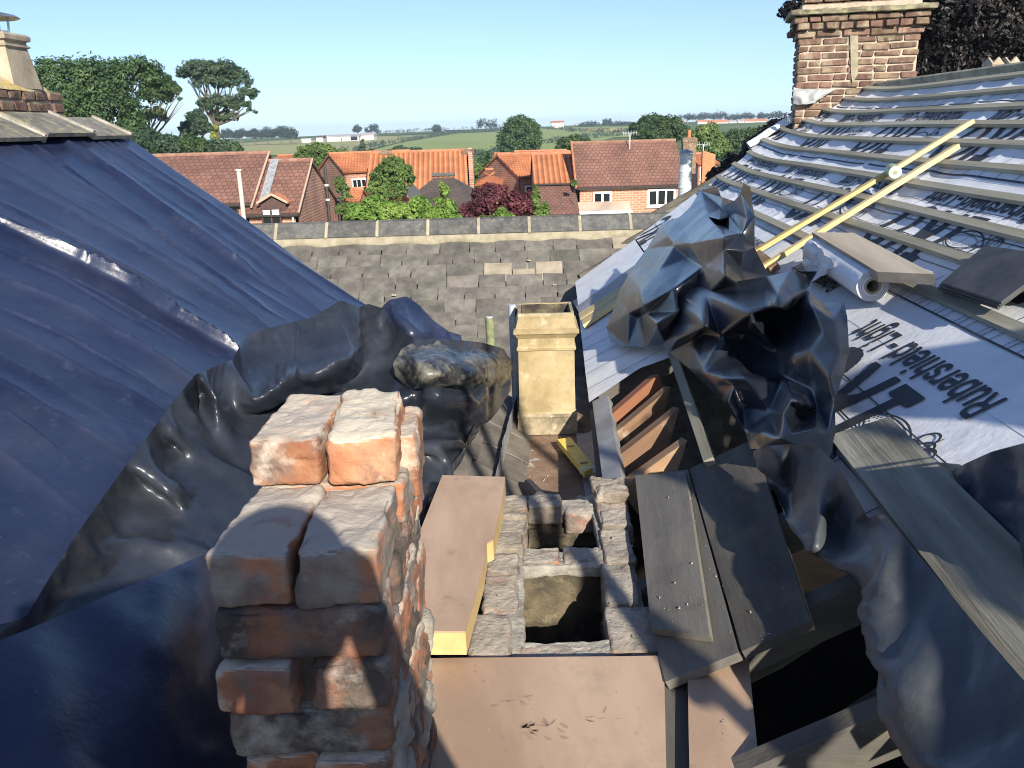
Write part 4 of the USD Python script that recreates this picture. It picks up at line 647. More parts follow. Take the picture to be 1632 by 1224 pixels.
# lead covered kerb and the board beside it
lk = thing('lead_roll', 'grey lead covered board running up beside the chimney pot', 'board', zq(970, 720, -1.25)); 
g, T = board([R_(944, 640, .02), R_(968, 628, .02), R_(992, 770, .02), R_(962, 776, .02)], .05); obj('cover', g, 'lead', lk, T=T)
g, T = board([R_(940, 655, -.03), R_(946, 650, -.03), R_(962, 775, -.03), R_(952, 778, -.03)], .08); obj('kerb', g, 'dark_board', lk, T=T)

# right roof: membrane, battens, rafters
rr_ = thing('stripped_roof', 'roof slope stripped to white printed membrane and nailed battens', 'roof', (2, 4, -9))
def lift(u, v): return .036 * np.clip(v + 1.0, 0, None) ** 2
_cu = np.linspace(-3, -1, 40); _cv = np.array([np.dot(rl + cn * .01 - Rp(u, 0), cn) / np.dot(VD, cn) for u in _cu])
def verge(u): return np.minimum(np.interp(u, [-3, -1.9, -1.2, -.55, 0], [-.2, -.20, .34, .44, .42]), np.where(np.asarray(u) < -1, np.interp(u, _cu, _cv) - .42, 9.))
def Rv(u, v, h=0.): 
    u, v = np.asarray(u, float), np.asarray(v, float); return R0 + AC * u[..., None] + VD * v[..., None] + np.array([0, 0, 1.]) * (.55 * u + lift(u, v))[..., None] + RN * np.asarray(h)[..., None]
BU = [-.065 - .163 * k for k in range(10)]
def sag(u, v):
    """the film bags a little between the battens"""
    k = (-.065 - u) / .163; k = k - np.floor(k); bag = np.where(u > -1.54, .012 * np.sin(np.pi * k), 0)
    w = .010 * fbm(np.stack([u * 3.1, v * 1.6, 0 * u], -1), 3, 21) + .012 * (ridged(np.stack([u * 2.2 + v * 1.3, v * 2.9 - u, 0 * u], -1), 8) ** 3) * np.where(u > -1.54, 1, .35) * np.clip((v + 5.6) * .6, .2, 1)
    return -bag + w - .006
def memb(u0, u1, v0, v1, nu, nv, lift_=0.):
    U, V = np.meshgrid(np.linspace(u0, u1, nu), np.linspace(0, 1, nv), indexing='ij'); V = v0 + V * (np.minimum(verge(U) + .03, v1) - v0); return Rv(U, V, sag(U, V) + lift_)
for i, (u0, u1, v0) in enumerate([(-.95, .02, -7.5), (-1.75, -.90, -7.5), (-2.16, -1.70, -7.2)]):
    g = memb(u0, u1, v0, 9., 110, 330, .0012 * (2 - i)); obj('membrane', (g.reshape(-1, 3), grid_faces(*g.shape[:2])[:, ::-1]), 'membrane', rr_, smooth=True)
U, V = np.meshgrid(np.linspace(-2.69, -2.17, 24), np.linspace(0, 1, 90), indexing='ij'); V = np.interp(U, [-2.72, -2.45, -2.31, -2.17], [-4.40, -4.28, -4.36, -4.30]) * (1 - V) + V * (verge(U))
g = Rv(U, V, sag(U, V) * .8); obj('membrane', (g.reshape(-1, 3), grid_faces(*g.shape[:2])[:, ::-1]), 'membrane', rr_, smooth=True)
# roof timbers and deck below
obj('rear_slope', hull([Rp(.0, v, h) for v in (-8, .35) for h in (-.05, -.09)] + [Rp(.0, v) + [2.8, 0, -2.2] for v in (-8, .35)]), 'dark_board', rr_)
for k, v in enumerate(np.arange(-7.6, .45, .38)):
    if v > -4.3 or v < -5.75: obj('rafter', xf(cbox(3.0, .05, .10, .003), frame(Rp(-1.35, v, -.075), AC + [0, 0, .55], RN)), 'dark_board', rr_)
for k, u in enumerate(BU):
    v0, v1 = (-7.4, float(verge(u)) - .02); v0 = -6.9 if k < 8 else (-5.95 if k == 9 else -6.4)
    vs = np.linspace(v0, v1, 26); prof = [(-.018, 0), (-.018, .020), (.018, .020), (.018, 0)]; wob = .004 * np.sin(vs * 1.7 + k * 2)
    pts = np.array([[Rv(np.array(u + a + w), np.array(v), np.array(b + .002)) for a, b in prof] for v, w in zip(vs, wob)]); nR = len(vs); f = []
    for i in range(nR - 1):
        for j in range(4): f += [(i * 4 + j, i * 4 + (j + 1) % 4, (i + 1) * 4 + (j + 1) % 4), (i * 4 + j, (i + 1) * 4 + (j + 1) % 4, (i + 1) * 4 + j)]
    f += [(0, 2, 1), (0, 3, 2), (nR * 4 - 4, nR * 4 - 3, nR * 4 - 2), (nR * 4 - 4, nR * 4 - 2, nR * 4 - 1)]
    Tb = frame(Rp(u, -3, 0), VD, RN); vv = (pts.reshape(-1, 3) - Tb[:3, 3]) @ Tb[:3, :3]; obj('batten', (vv, np.array(f)[:, ::-1]), 'batten', rr_, T=Tb)
for u in (-1.7,): pass
obj('ridge_board', xf(cbox(8.2, .03, .055, .003), frame(Rp(.03, -3.9, .012), VD, RN)), 'batten', rr_)
# white edge strip by the chimney
es = np.array([[Rv(np.array(u), verge(np.array(u)) + dv, np.array(h)) for u in np.linspace(-1.0, -.02, 40)] for dv, h in ((-.10, .012), (-.02, .05), (.05, .045), (.08, -.06))]); obj('edge_strip', sheet(crumple(es[::-1], .015, 7, 5), .003), 'white_pvc', rr_, smooth=40)
# printed lettering on the film
def printed(mesh, u, v, up=-1):
    """flat lettering: its +x runs up the roof's length (away), its +y down the slope"""
    vv, f = va(mesh); vv = np.array(vv); top = vv[:, 2] > vv[:, 2].mean(); ff = f[top[f].all(1)]; vv[:, 2] = 0
    vv, ff = trimesh.remesh.subdivide_to_size(vv, ff, .03, max_iter=8); U = u - vv[:, 1]; V = v + vv[:, 0]; ok = (V < verge(U) - .01) & (U > -2.16) & (U < 0)
    if not ok.all(): ff = ff[ok[ff].all(1)]
    return (Rv(U, V, sag(U, V) + .0050), ff) if len(ff) else None
TX = meshkit.text_mesh('Rubershield-Light', .092, .002, True); TX.apply_scale([.93 / TX.extents[0], 1, 1])
TS = meshkit.text_mesh('Rubershield-Light', .052, .002, True); IK = meshkit.text_mesh('IKO', .29, .002, True); IK.apply_scale([.66 / IK.extents[0], 1, 1])
from shapely.geometry import Polygon, LineString, Point
from shapely import affinity, union_all
IKb = []
def flat(shape): return trimesh.util.concatenate([trimesh.creation.extrude_polygon(g, .002, engine='earcut') for g in getattr(shape, 'geoms', [shape]) if g.area > 1e-7])
ang = np.linspace(0, math.pi, 20); fin = Polygon([(.30 * t, .05 * math.sin(math.pi * t) ** .8) for t in np.linspace(0, 1, 24)] + [(.30 * t, -.05 * math.sin(math.pi * t) ** .8) for t in np.linspace(1, 0, 24)])
seal = fin.difference(fin.buffer(-.006)); dash = [Point(x, y * .7).buffer(.0035, 6) for x, y in zip(np.linspace(.05, .26, 16), .035 * np.sin(np.linspace(.3, 2.8, 16)))] + [Point(x, -y * .7).buffer(.0035, 6) for x, y in zip(np.linspace(.05, .26, 16), .035 * np.sin(np.linspace(.3, 2.8, 16)))]
sc = [Point(x, y).buffer(.034, 12).difference(Point(x, y).buffer(.027, 12)).intersection(Polygon([(x - .05, y + .01), (x - .05, y - .05), (x + .05, y - .05), (x + .05, y + .01)])) for x, y in ((-.02, .03), (.02, .0), (-.03, -.02), (.03, .04), (.0, -.045), (-.06, .03), (-.06, -.01))]
FEA = flat(union_all([seal] + dash + sc))
def prnt(mesh, u, v, name='lettering'):
    q = printed(mesh, u, v)
    if q is not None: obj(name, q, 'print', rr_)
# nearest strip, then the strips further up, as the roll repeats
for u0, off in ((-1.70, -6.09), (-1.035, -4.95), (-.41, -5.4)):
    for v in np.arange(off - 2.6 if u0 > -1.5 else off, .6, 1.30 if u0 > -1.5 else 20):
        prnt(TX, u0, v); prnt(IK, u0 - .118, v + .20, 'logo'); prnt(FEA, u0 - .235, v + .0, 'emblem')
for v in (-4.62, -3.35): prnt(TS, -1.655, v)
prnt(TS, -1.72, -2.1); prnt(TS, -2.03, -3.0)
for v in np.arange(-3.9, -.6, .9): prnt(IK, -1.86, v, 'logo')
W = .006
def strip(u0, v0, u1, v1, w, n=60):
    t = np.linspace(0, 1, n); U, V = u0 + (u1 - u0) * t, v0 + (v1 - v0) * t; du, dv = u1 - u0, v1 - v0; L = math.hypot(du, dv); a, b = -dv / L * w / 2, du / L * w / 2
    g = np.array([Rv(U + a, V + b, sag(U + a, V + b) + .0048), Rv(U - a, V - b, sag(U - a, V - b) + .0048)]); f = grid_faces(2, n); c = np.cross(g[0, 1] - g[0, 0], g[1, 0] - g[0, 0]) @ RN
    return g.reshape(-1, 3), f if c > 0 else f[:, ::-1]
ln = [strip(u, -7.2, u, float(verge(u)) - .03, w) for u, w in ((-1.585, .006), (-1.52, .004), (-1.98, .005), (-.93, .010), (-.31, .010), (-1.32, .004), (-.72, .004), (-1.24, .004))]
ln += [strip(-1.585, v, -1.44, v, .004, 6) for v in np.arange(-6.6, -.5, .155)] + [strip(-2.14, v, -1.98, v, .005, 6) for v in np.arange(-6.9, -1, .31)] + [strip(-1.98, v, -1.86, v, .004, 6) for v in np.arange(-6.74, -5.9, .31)] + [strip(u, -7.1, u, -5.4, .004) for u in (-2.06, -1.90)] + [strip(-1.585 + .14 * 0, v, -1.52, v, .003, 5) for v in np.arange(-6.5, -2, .078)] + [strip(u, -7.2, u, float(verge(u)) - .03, .003) for u in (-.55, -.20, -1.12, -.85, -1.41)] + [strip(-1.32, v, -1.12, v, .003, 6) for v in np.arange(-6.5, .2, .155)] + [strip(-.72, v, -.55, v, .003, 6) for v in np.arange(-6.5, .2, .155)]
ln += [strip(-.93, v, -.78, v, .004, 6) for v in np.arange(-6.6, .2, .155)] + [strip(-.31, v, -.15, v, .004, 6) for v in np.arange(-6.6, .2, .155)]
obj('ruled_lines', join(ln), 'print', rr_)
lo_ = [[Rv(np.array([u + .004]), np.array([v]), sag(np.array([u]), np.array([v])) * .8 + .006)[0] for u in np.linspace(-2.70, -2.32, 12)] + [Rv(np.array([u]), np.array([v + .006]), sag(np.array([u]), np.array([v])) * .8 + .006)[0] for u in np.linspace(-2.32, -2.70, 12)] for v in (-4.2, -3.95, -3.70, -3.45, -3.2)]
obj('ruled_lines', join([(np.array(q), np.array([(i, i + 1, 23 - i) for i in range(11)] + [(i + 1, 22 - i, 23 - i) for i in range(11)])) for q in lo_]), 'print', rr_)
# opened eaves: cut rafter feet, a loose diagonal timber, boards
def rafter(p0, p1, w, d, matn, cut=.16, name='rafter'):
    """a rafter seen in the opening; p0 lower end, p1 upper end cut to a point"""
    e = p1 - p0; L = np.linalg.norm(e); T = frame(p0, e, RN); pr = [(0, y, z) for y in (-w / 2, w / 2) for z in (0, -d)] + [(L, y, -.004) for y in (-w / 2, w / 2)] + [(L - cut, y, -d) for y in (-w / 2, w / 2)]
    obj(name, hull(pr), matn, rr_, T=T)
rafter(R_(968, 662, .0), R_(1042, 596, .0), .055, .13, 'red_rafter', .02)
rafter(R_(975, 690, -.02), R_(1063, 615, -.0), .055, .13, 'rafter'); rafter(R_(978, 728, -.02), R_(1077, 648, -.0), .055, .13, 'rafter'); rafter(R_(985, 775, -.02), R_(1090, 698, 0), .055, .13, 'rafter')
obj('insulation_tuft', xf(cbox(.05, .03, .03, .01, .006), frame(R_(990, 738, -.08), (1, 0, 0), (0, 0, 1))), 'yellow_level', rr_)
g, T = board([R_(1064, 562, .03), R_(1075, 558, .03), R_(1136, 728, .03), R_(1121, 735, .03)], .04); tb = obj('loose_timber', g, 'batten', T=T); tag(tb, 'loose grey timber lying across the opened eaves under the right tarpaulin', 'timber')
vl = [R_(1045, 392, -.02), aP(1045, 392, Cp(0, 0, .03), cn)]
lf = thing('lead_flashing', 'grey lead valley strip along the edge of the slate roof', 'flashing', aY(980, 440, 6.9)); 
q = loft([[aP(x, y, Cp(0, 0, .03), cn) for x, y in ((1064, 372), (1024, 402), (974, 438), (912, 480))], [R_(x, y, .014) for x, y in ((1070, 382), (1034, 412), (984, 449), (920, 493))], [R_(x, y, .012) for x, y in ((1084, 392), (1046, 424), (998, 462), (930, 508))]], 8, 40)
obj('strip', sheet(crumple(q[:, ::-1], .006, 6, 3), .003), 'lead', lf, smooth=40)
for i, (a, b, w) in enumerate((((1000, 450), (922, 500), .032), ((1002, 459), (926, 509), .028))):
    g, T = board([R_(a[0], a[1], .035), R_(a[0] + 2, a[1] + 8, .035), R_(b[0] + 3, b[1] + 9, .035), R_(b[0], b[1], .035)], .025); tag(obj('yellow_batten', g, 'new_batten', T=T), ['upper of the two short yellow battens by the lead strip behind the pot', 'lower of the two short yellow battens by the lead strip behind the pot'][i], 'batten', 'short yellow battens by the lead strip')

# ---------------------------------------------------------------- chimneys
def rough_brick(l, w, h, seed, res=.013, r=.010, amp=.006, chip=.012):
    g = trimesh.creation.box((l, w, h)); v, f = trimesh.remesh.subdivide_to_size(g.vertices, g.faces, res, max_iter=10); g = trimesh.Trimesh(v, f, process=True); v = np.array(g.vertices)
    hf = np.array([l, w, h]) / 2; q = np.clip(v, -(hf - r), hf - r); d = v - q; n = d / (np.linalg.norm(d, axis=1, keepdims=True) + 1e-12); v = q + n * r
    o = seed * 3.7; edge = (np.sort(np.abs(v) / hf, axis=1)[:, 1]) ** 6
    v = v + n * (fbm(v * 26 + o, 4, seed)[:, None] * amp * 2.2 + fbm(v * 9 + o, 2, seed + 3)[:, None] * amp * 1.6 + (fbm(v * 75 + o, 3, seed + 6)[:, None]) * .0030) - n * (np.clip(meshkit.noise(v * 17 + o, seed + 9) - .5, 0, 1) * edge * chip * 2.6 + np.clip(meshkit.noise(v * 60 + o, seed + 12) - .72, 0, 1) * .016)[:, None]
    return v, np.array(g.faces)
brng = np.random.default_rng(3)
def put_brick(par, c, size, matn, seed, yaw=0., tilt=0., res=.013, **k):
    T = frame(c, (math.cos(yaw), math.sin(yaw), tilt), (0, 0, 1)); return obj('brick', rough_brick(*size, seed, res, **k), matn, par, T=T, smooth=48)
# right-hand brick chimney, at the far end of the stripped roof
YC = 8.05; x0 = aY(1283, 120, YC)[0]; x1 = aY(1463, 120, YC)[0]; zb = aY(1290, 190, YC)[2] - .25; CD = .42
zt_ = lambda y: aY(1375, y, YC)[2]
ch = thing('brick_chimney', 'weathered brick chimney with corbelled top and lichen at the end of the stripped roof', 'chimney', ((x0 + x1) / 2, YC + CD / 2, -9)); UsdGeom.Xformable(ch).AddRotateZOp().Set(-13.0)
z_corb = zt_(54)
obj('mortar_core', box(x0 + .012, x1 - .012, YC + .012, YC + CD - .012, zb, z_corb + .26), 'lime_mortar', ch)
def course(z, h, xa, xb, ya, yb, shift, lens=(.225, .11), long=True, matn='stack_brick', side=True, j=.012):
    s = xa - shift
    while s < xb - .03:
        l = lens[0] if brng.random() < .72 else lens[1]; a, b = max(s, xa), min(s + l - j, xb)
        if b - a > .04: obj('brick', cbox(b - a, .10, h - j, .006, .0035), matn, ch, T=frame(((a + b) / 2, ya + .05 + brng.normal(0, .002), z + h / 2), (1, brng.normal(0, .008), brng.normal(0, .012)), (0, 0, 1)))
        s += l
    if side:
        s = ya + .105
        while s < yb - .05:
            l = lens[0]; b = min(s + l - j, yb); obj('brick', cbox(.10, b - s, h - j, .006, .0035), matn, ch, T=frame((xa + .05 + brng.normal(0, .002), (s + b) / 2, z + h / 2), (1, 0, 0), (0, 0, 1))); s += l
z = zb + .02; k = 0; CH = (z_corb - zt_(143)) / 7.6
while z < z_corb - .02: course(z, CH, x0, x1, YC, YC + CD, .11 * (k % 2) + .02); z += CH; k += 1
course(z, CH, x0 - .02, x1 + .02, YC - .02, YC + CD + .02, .06); z += CH
s = x0 - .03; k = 0
while s < x1 + .02:
    obj('brick', cbox(.10, .11, CH - .008, .006, .003), 'stack_brick', ch, T=frame((s + .055, YC + .03 - (.05 if k % 2 == 0 else 0.02), z + CH / 2), (1, 0, 0), (0, 0, 1))); s += .122; k += 1
for q in range(5): obj('brick', cbox(.11, .10, CH - .008, .006, .003), 'stack_brick', ch, T=frame((x0 + (0 if q % 2 else -.03) + .03, YC + .14 + q * .13, z + CH / 2), (1, 0, 0), (0, 0, 1)))
z += CH; course(z, CH, x0 - .055, x1 + .055, YC - .055, YC + CD + .05, .1); z += CH
obj('ledge', xf(rough_brick(x1 - x0 + .19, CD + .19, .05, 71, .05, .012, .010, .02), frame(((x0 + x1) / 2, YC + CD / 2, z + .025), (1, 0, 0), (0, 0, 1))), 'lichen_stone', ch, smooth=50); z += .05
for k in range(3): course(z, CH, x0 + .03, x1 - .03, YC + .04, YC + CD, .06 * k); z += CH
obj('mortar_core', box(x0 + .05, x1 - .05, YC + .12, YC + CD - .02, z_corb + .27, z - .02), 'lime_mortar', ch)
px_ = aY(1371, 85, YC - .006); obj('render_strip', hull([aY(x, y, YC - e) for x, y in ((1365, 50), (1377, 50), (1376, 118), (1368, 132), (1366, 118)) for e in (.008, -.02)]), 'mortar', ch)
q = loft([[aY(1279, 138, YC - .02), aY(1310, 142, YC - .03), aY(1345, 141, YC - .03)], [aY(1277, 164, YC - .02), aY(1300, 166, YC - .07), aY(1314, 160, YC - .05)]], 14, 20); obj('flashing', sheet(crumple(q[::-1], .02, 9, 3), .004), 'lead', ch, smooth=30)
q = loft([[aY(1259, 180, YC + .1), aY(1268, 178, YC + .02)], [aY(1264, 196, YC + .05), aY(1272, 194, YC - .04)]], 10, 8); obj('flashing', sheet(crumple(q[::-1], .02, 12, 5), .004), 'lead', ch, smooth=30)
obj('flashing', hull([aY(x, y, YC - e) for x, y in ((1405, 146), (1462, 143), (1462, 140), (1405, 143)) for e in (.02, -.02)]), 'white_pvc', ch)
# left chimney with its pot and cowl: its right-hand face is seen, running away along the ridge
LX = -2.64; ya, yb = 4.35, float((ray(102, 165) * (LX / ray(102, 165)[0]))[1])
def lx(x, y): d = ray(x, y); return d * (LX / d[0])
lc = thing('brick_chimney', 'low brick chimney with domed mortar and tapered cowled pot at the top left', 'chimney', (LX - .3, (ya + yb) / 2, -9))
zA, zB = lx(80, 181)[2], lx(80, 145)[2]; hgt = (zB - zA) / 2
obj('mortar_core', box(LX - .60, LX - .012, ya + .01, yb - .012, -1.2, zB - .006), 'lime_mortar', lc)
for k in range(-8, 2):
    zc = zA + hgt * (k + .5); b = yb - (.04 if k % 2 else 0)
    if k % 2: obj('brick', cbox(.10, .034, hgt - .014, .005, .002), 'stack_brick', lc, T=frame((LX - .05, yb - .018, zc), (1, 0, 0), (0, 0, 1)))
    while b > ya + .05: obj('brick', cbox(.10, .122, hgt - .014, .006, .003), 'stack_brick', lc, T=frame((LX - .05 + brng.normal(0, .002), b - .062, zc), (1, 0, 0), (0, 0, 1))); b -= .138
v, f = lathe([(.36, -.012), (.345, .012), (.30, .055), (.22, .095), (.12, .12), (.0, .125)], 44); an = np.arctan2(v[:, 1], v[:, 0]); v[:, :2] *= (1 / np.maximum(np.abs(np.cos(an)), np.abs(np.sin(an))) ** .8)[:, None]; v[:, 0] *= .84; v[:, 1] *= (yb - ya) / .74; v[:, 2] += fbm(v * 8, 3, 4) * .05
obj('flaunching', (v + [LX - .30, (ya + yb) / 2, zB], f), 'flaunching', lc, smooth=50)
pz = aY(60, 141, 5.05)[2] + .02; hp = aY(40, 53, 5.05)[2] - pz; pc = np.array([LX - .135, 5.05, pz]); PT = frame(pc, (math.cos(-A34), math.sin(-A34), 0), (0, 0, 1))
pot = obj('chimney_pot', xf(lathe([(.130, -.02), (.126, .02), (.102, hp * .70), (.100, hp * .72), (.114, hp * .745), (.114, hp * .775), (.102, hp * .79), (.100, hp * .85), (.118, hp * .875), (.120, hp * .955), (.108, hp), (.075, hp), (.07, hp * .7)], sq=4), PT), 'grey_pot', lc)
cz = pz + hp; ct = pc * [1, 1, 0]
cw = thing('cowl', 'round steel rain cowl on legs on the left chimney pot', 'cowl', ct + [0, 0, cz])
disc = lambda pr, n=28: (lathe(pr, n)[0] + ct + [0, 0, cz], lathe(pr, n)[1])
obj('cap', disc([(.0, .112), (.05, .110), (.11, .096), (.132, .082), (.125, .078), (.0, .090)]), 'steel', cw, smooth=50)
for a in np.arange(5) * math.pi * .4 + .5: p = ct + [.058 * math.cos(a), .058 * math.sin(a), cz]; obj('leg', tube([p + [0, 0, -.05], p + [.012 * math.cos(a), .012 * math.sin(a), .088]], .007, 6), 'steel', cw)
obj('collar', disc([(.068, -.06), (.068, .015), (.056, .015), (.056, -.06)], 24), 'steel', cw, smooth=40)
# two crown-topped pots beyond the ridge
for i, (x, lab) in enumerate(((1580, 'left of the two pale crown-topped pots beyond the roof ridge'), (1607, 'right of the two pale crown-topped pots beyond the roof ridge'))):
    c = aY(x, 124 - .02 * (x - 1580), 11.5); t = thing('chimney_pot', lab, 'chimney pot', c); s = .088
    obj('shaft', xf(lathe([(s, -.5), (s, .05), (s + .022, .06), (s + .022, .085), (s, .10), (s, .16)], sq=4), frame(c, (1, .25, 0), (0, 0, 1))), 'grey_pot', t)
    for k in range(4):
        a = k * math.pi / 2 + math.atan(.25); e = np.array([math.cos(a), math.sin(a), 0]); n = np.array([-e[1], e[0], 0]); q = c + n * s
        obj('crown_point', hull([q - e * s * 1.1 + [0, 0, .155], q + e * s * 1.1 + [0, 0, .155], q + [0, 0, .245], q - n * .025 - e * s * 1.1 + [0, 0, .155], q - n * .025 + e * s * 1.1 + [0, 0, .155], q - n * .025 + [0, 0, .245]]), 'grey_pot', t)
c = aY(1593, 124, 11.5); fc = thing('brick_chimney', 'brick stack under the two crown-topped pots, hidden behind the ridge', 'chimney', c - [0, 0, 2]); obj('brickwork', box(c[0] - .35, c[0] + .35, 11.2, 11.8, c[2] - 3.5, c[2] - .12), 'stack_brick', fc)

# foreground stub of the old chimney: loose courses of old bricks
st = thing('brick_stack', 'crumbling stub of old mortar-smeared bricks in the foreground', 'brick stack', (-.28, 1.2, -2.4))
n = 0
def B(xa, xb, ya, yb, zt__, h=.072, m_='old_brick', yaw=0., tilt=0., res=.0085, **k):
    global n; n += 1; return put_brick(st, ((xa + xb) / 2, (ya + yb) / 2, zt__ - h / 2), (xb - xa, yb - ya, h), m_, 100 + n, yaw, tilt, res, **k)
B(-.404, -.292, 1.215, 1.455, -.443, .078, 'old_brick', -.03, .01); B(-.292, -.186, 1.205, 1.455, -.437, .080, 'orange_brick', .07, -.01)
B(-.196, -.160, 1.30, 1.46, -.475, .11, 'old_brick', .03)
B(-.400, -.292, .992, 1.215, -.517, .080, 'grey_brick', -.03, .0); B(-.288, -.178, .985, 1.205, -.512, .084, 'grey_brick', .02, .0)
z = -.598
for k in range(9):
    h = .074; mm = ['sooty_shaded_brick', 'old_brick'][k % 2]
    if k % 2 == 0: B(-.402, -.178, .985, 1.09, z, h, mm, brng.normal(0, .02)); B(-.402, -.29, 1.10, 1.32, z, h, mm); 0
    else: B(-.398, -.290, .985 + brng.normal(0, .006), 1.20, z, h, mm, brng.normal(0, .03)); B(-.286, -.176, .985 + brng.normal(0, .006), 1.20, z, h, 'old_brick' if k != 1 else 'sooty_shaded_brick', brng.normal(0, .03)); B(-.39, -.18, 1.21, 1.32, z, h, mm)
    B(-.40, -.178 + brng.normal(0, .005), 1.33, 1.48, z + .005, h, ['grey_brick', 'sooty_shaded_brick', 'old_brick'][k % 3], brng.normal(0, .02)); B(-.29, -.176 + brng.normal(0, .006), 1.10 + brng.normal(0, .01), 1.33, z - .004, h, ['sooty_shaded_brick', 'grey_brick'][k % 2], brng.normal(0, .03), res=.012, amp=.010)
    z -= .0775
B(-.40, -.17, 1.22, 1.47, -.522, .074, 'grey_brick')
obj('mortar_core', xf(rough_brick(.212, .46, .82, 5, .03, .02, .008, .02), frame((-.289, 1.235, -.985), (1, 0, 0), (0, 0, 1))), 'sooty_shaded_brick', st, smooth=50)  # core colour kept dark to carry the shade between the bricks
for k in range(7):
    y, zz = brng.uniform(1.04, 1.46), brng.uniform(-1.0, -.56); put = rough_brick(.035, brng.uniform(.05, .12), brng.uniform(.05, .11), 300 + k, .010, .012, .012, .02)
    obj('mortar_lump', xf(put, frame((-.186 + brng.normal(0, .004), y, zz), (1, brng.normal(0, .2), 0), (.2, 0, 1))), 'grey_mortar', st, smooth=50)

# low two-flue stack being taken down
SO = np.array([-.124, 1.742, 0]); S1 = np.array([.9999, -.012, 0]); S2 = np.array([.072, .9974, 0]); SZ = -1.2
def Sp(a, b, z): return SO + S1 * a + S2 * b + [0, 0, z]
ls = thing('flue_stack', 'low broken brick stack with two open square flues', 'chimney', Sp(.21, .46, -2.6))
def SB(a0, a1, b0, b1, zt__, h, m_, yaw=0., res=.016, **k):
    global n; n += 1; c = Sp((a0 + a1) / 2, (b0 + b1) / 2, zt__ - h / 2); T = frame(c, S1 + S2 * yaw, (0, 0, 1)); obj('brick', rough_brick(a1 - a0, b1 - b0, h, 500 + n, res, **k), m_, ls, T=T, smooth=48)
W_, LN_ = .425, .93
for k in range(7):
    z = SZ - k * .076; h = .070; top = k == 0; mm = 'grey_brick' if top else 'soot'; j = .0015
    # front wall
    if top: SB(.112, .328, -.005, .080, z - .010, h, 'flue_brick', .01)
    else: SB(.10, .33, -.0, .088, z, h, mm)
    # left wall
    ys = [0, .205, .41, .53, .64, .74, .84, .93] if top else ([0, .22, .44, .66, .93] if k % 2 else [0, .11, .33, .55, .77, .93])
    for i, (b0, b1) in enumerate(zip(ys[:-1], ys[1:])): SB(0 + brng.normal(0, .003), .100 + brng.normal(0, .004), b0 + j, b1 - j, z + (brng.normal(0, .003) + (.008 if 3 <= i else 0) if top else 0), h, 'flue_brick' if top else mm)
    ys = [.02, .23, .45, .67, .93] if k % 2 == 0 else [0, .11, .33, .55, .77, .93]
    for i, (b0, b1) in enumerate(zip(ys[:-1], ys[1:])): SB(.336 + brng.normal(0, .003), .428 + brng.normal(0, .004) + (.03 if top and i == 0 else 0), b0 + j, b1 - j, z + (brng.normal(0, .004) + (.012 if i == 3 else 0) if top else 0), h, 'flue_brick' if top else mm)
    # divider and back wall
    if k % 2 == 0: SB(.10, .215, .475, .570, z - .004, h, 'flue_brick' if top else mm); SB(.222, .335, .475, .570, z - .006, h, 'flue_brick' if top else mm)
    else: SB(.10, .335, .477, .568, z, h, 'soot')
    if k % 2 == 0: SB(.10, .215, .82, .92, z + (.012 if top else 0), h, 'flue_brick' if top else mm); SB(.225, .335, .80, .92, z - (.012 if top else 0), h, 'flue_brick' if k < 3 else 'soot')
    else: SB(.10, .34, .825, .92, z, h, 'soot')
for q in ((.02, .10, .02, .91), (.345, .415, .02, .91), (.10, .345, .02, .075), (.10, .345, .47, .54), (.10, .345, .84, .91)):
    obj('mortar_core', hull([Sp(a, b, z) for a in q[:2] for b in q[2:] for z in (-2.5, SZ - .045)]), 'soot', ls); obj('mortar_bed', xf(rough_brick(q[1] - q[0] + .02, q[3] - q[2] + .02, .04, 90 + int(q[0] * 100), .016, .008, .006, .01), frame(Sp((q[0] + q[1]) / 2, (q[2] + q[3]) / 2, SZ - .030), S1, (0, 0, 1))), 'grey_mortar', ls, smooth=50)
obj('mortar_cap', xf(rough_brick(.11, .15, .04, 81, .012, .012, .012, .02), frame(Sp(.375, .90, SZ + .03), (1, 0, 0), (0, 0, 1))), 'flue_brick', ls, smooth=50)


# boards
def lay(name, pts, t, matn, label, cat='board', group=None):
    group = group or {'roof_board': 'dark boards right of the open flues', 'timber': 'timbers in the dark gap at the bottom right', 'weathered_plank': 'weathered planks at the lower right'}.get(name)
    g, T = board(pts, t); return tag(obj(name, g, matn, T=T), label, cat, group)
tb = thing('thick_board', 'thick brown faced board with yellow cut ends beside the open flues', 'board', aZ(735, 900, -1.15))
zt1 = -1.10; top = [(668, 1006), (742, 1006), (770, 905), (776, 865), (786, 860), (800, 800), (805, 760), (705, 757), (668, 850)]; tp = [aZ(x, y, zt1) for x, y in top]
g, T = board(tp, .004); obj('face', g, 'plywood', tb, T=T)
g, T = board([p - [0, 0, .0045] for p in tp], .058); obj('core', g, 'foam_edge', tb, T=T)
ps = thing('plywood_sheet', 'large brown plywood sheet at the bottom centre with scuffed muddy marks', 'plywood', aZ(870, 1150, -1.18))
g, T = board([aZ(672, 1049, -1.18), aZ(1058, 1045, -1.18), aZ(1066, 1420, -1.18), aZ(690, 1420, -1.18)], .018); obj('sheet', g, 'plywood', ps, T=T)
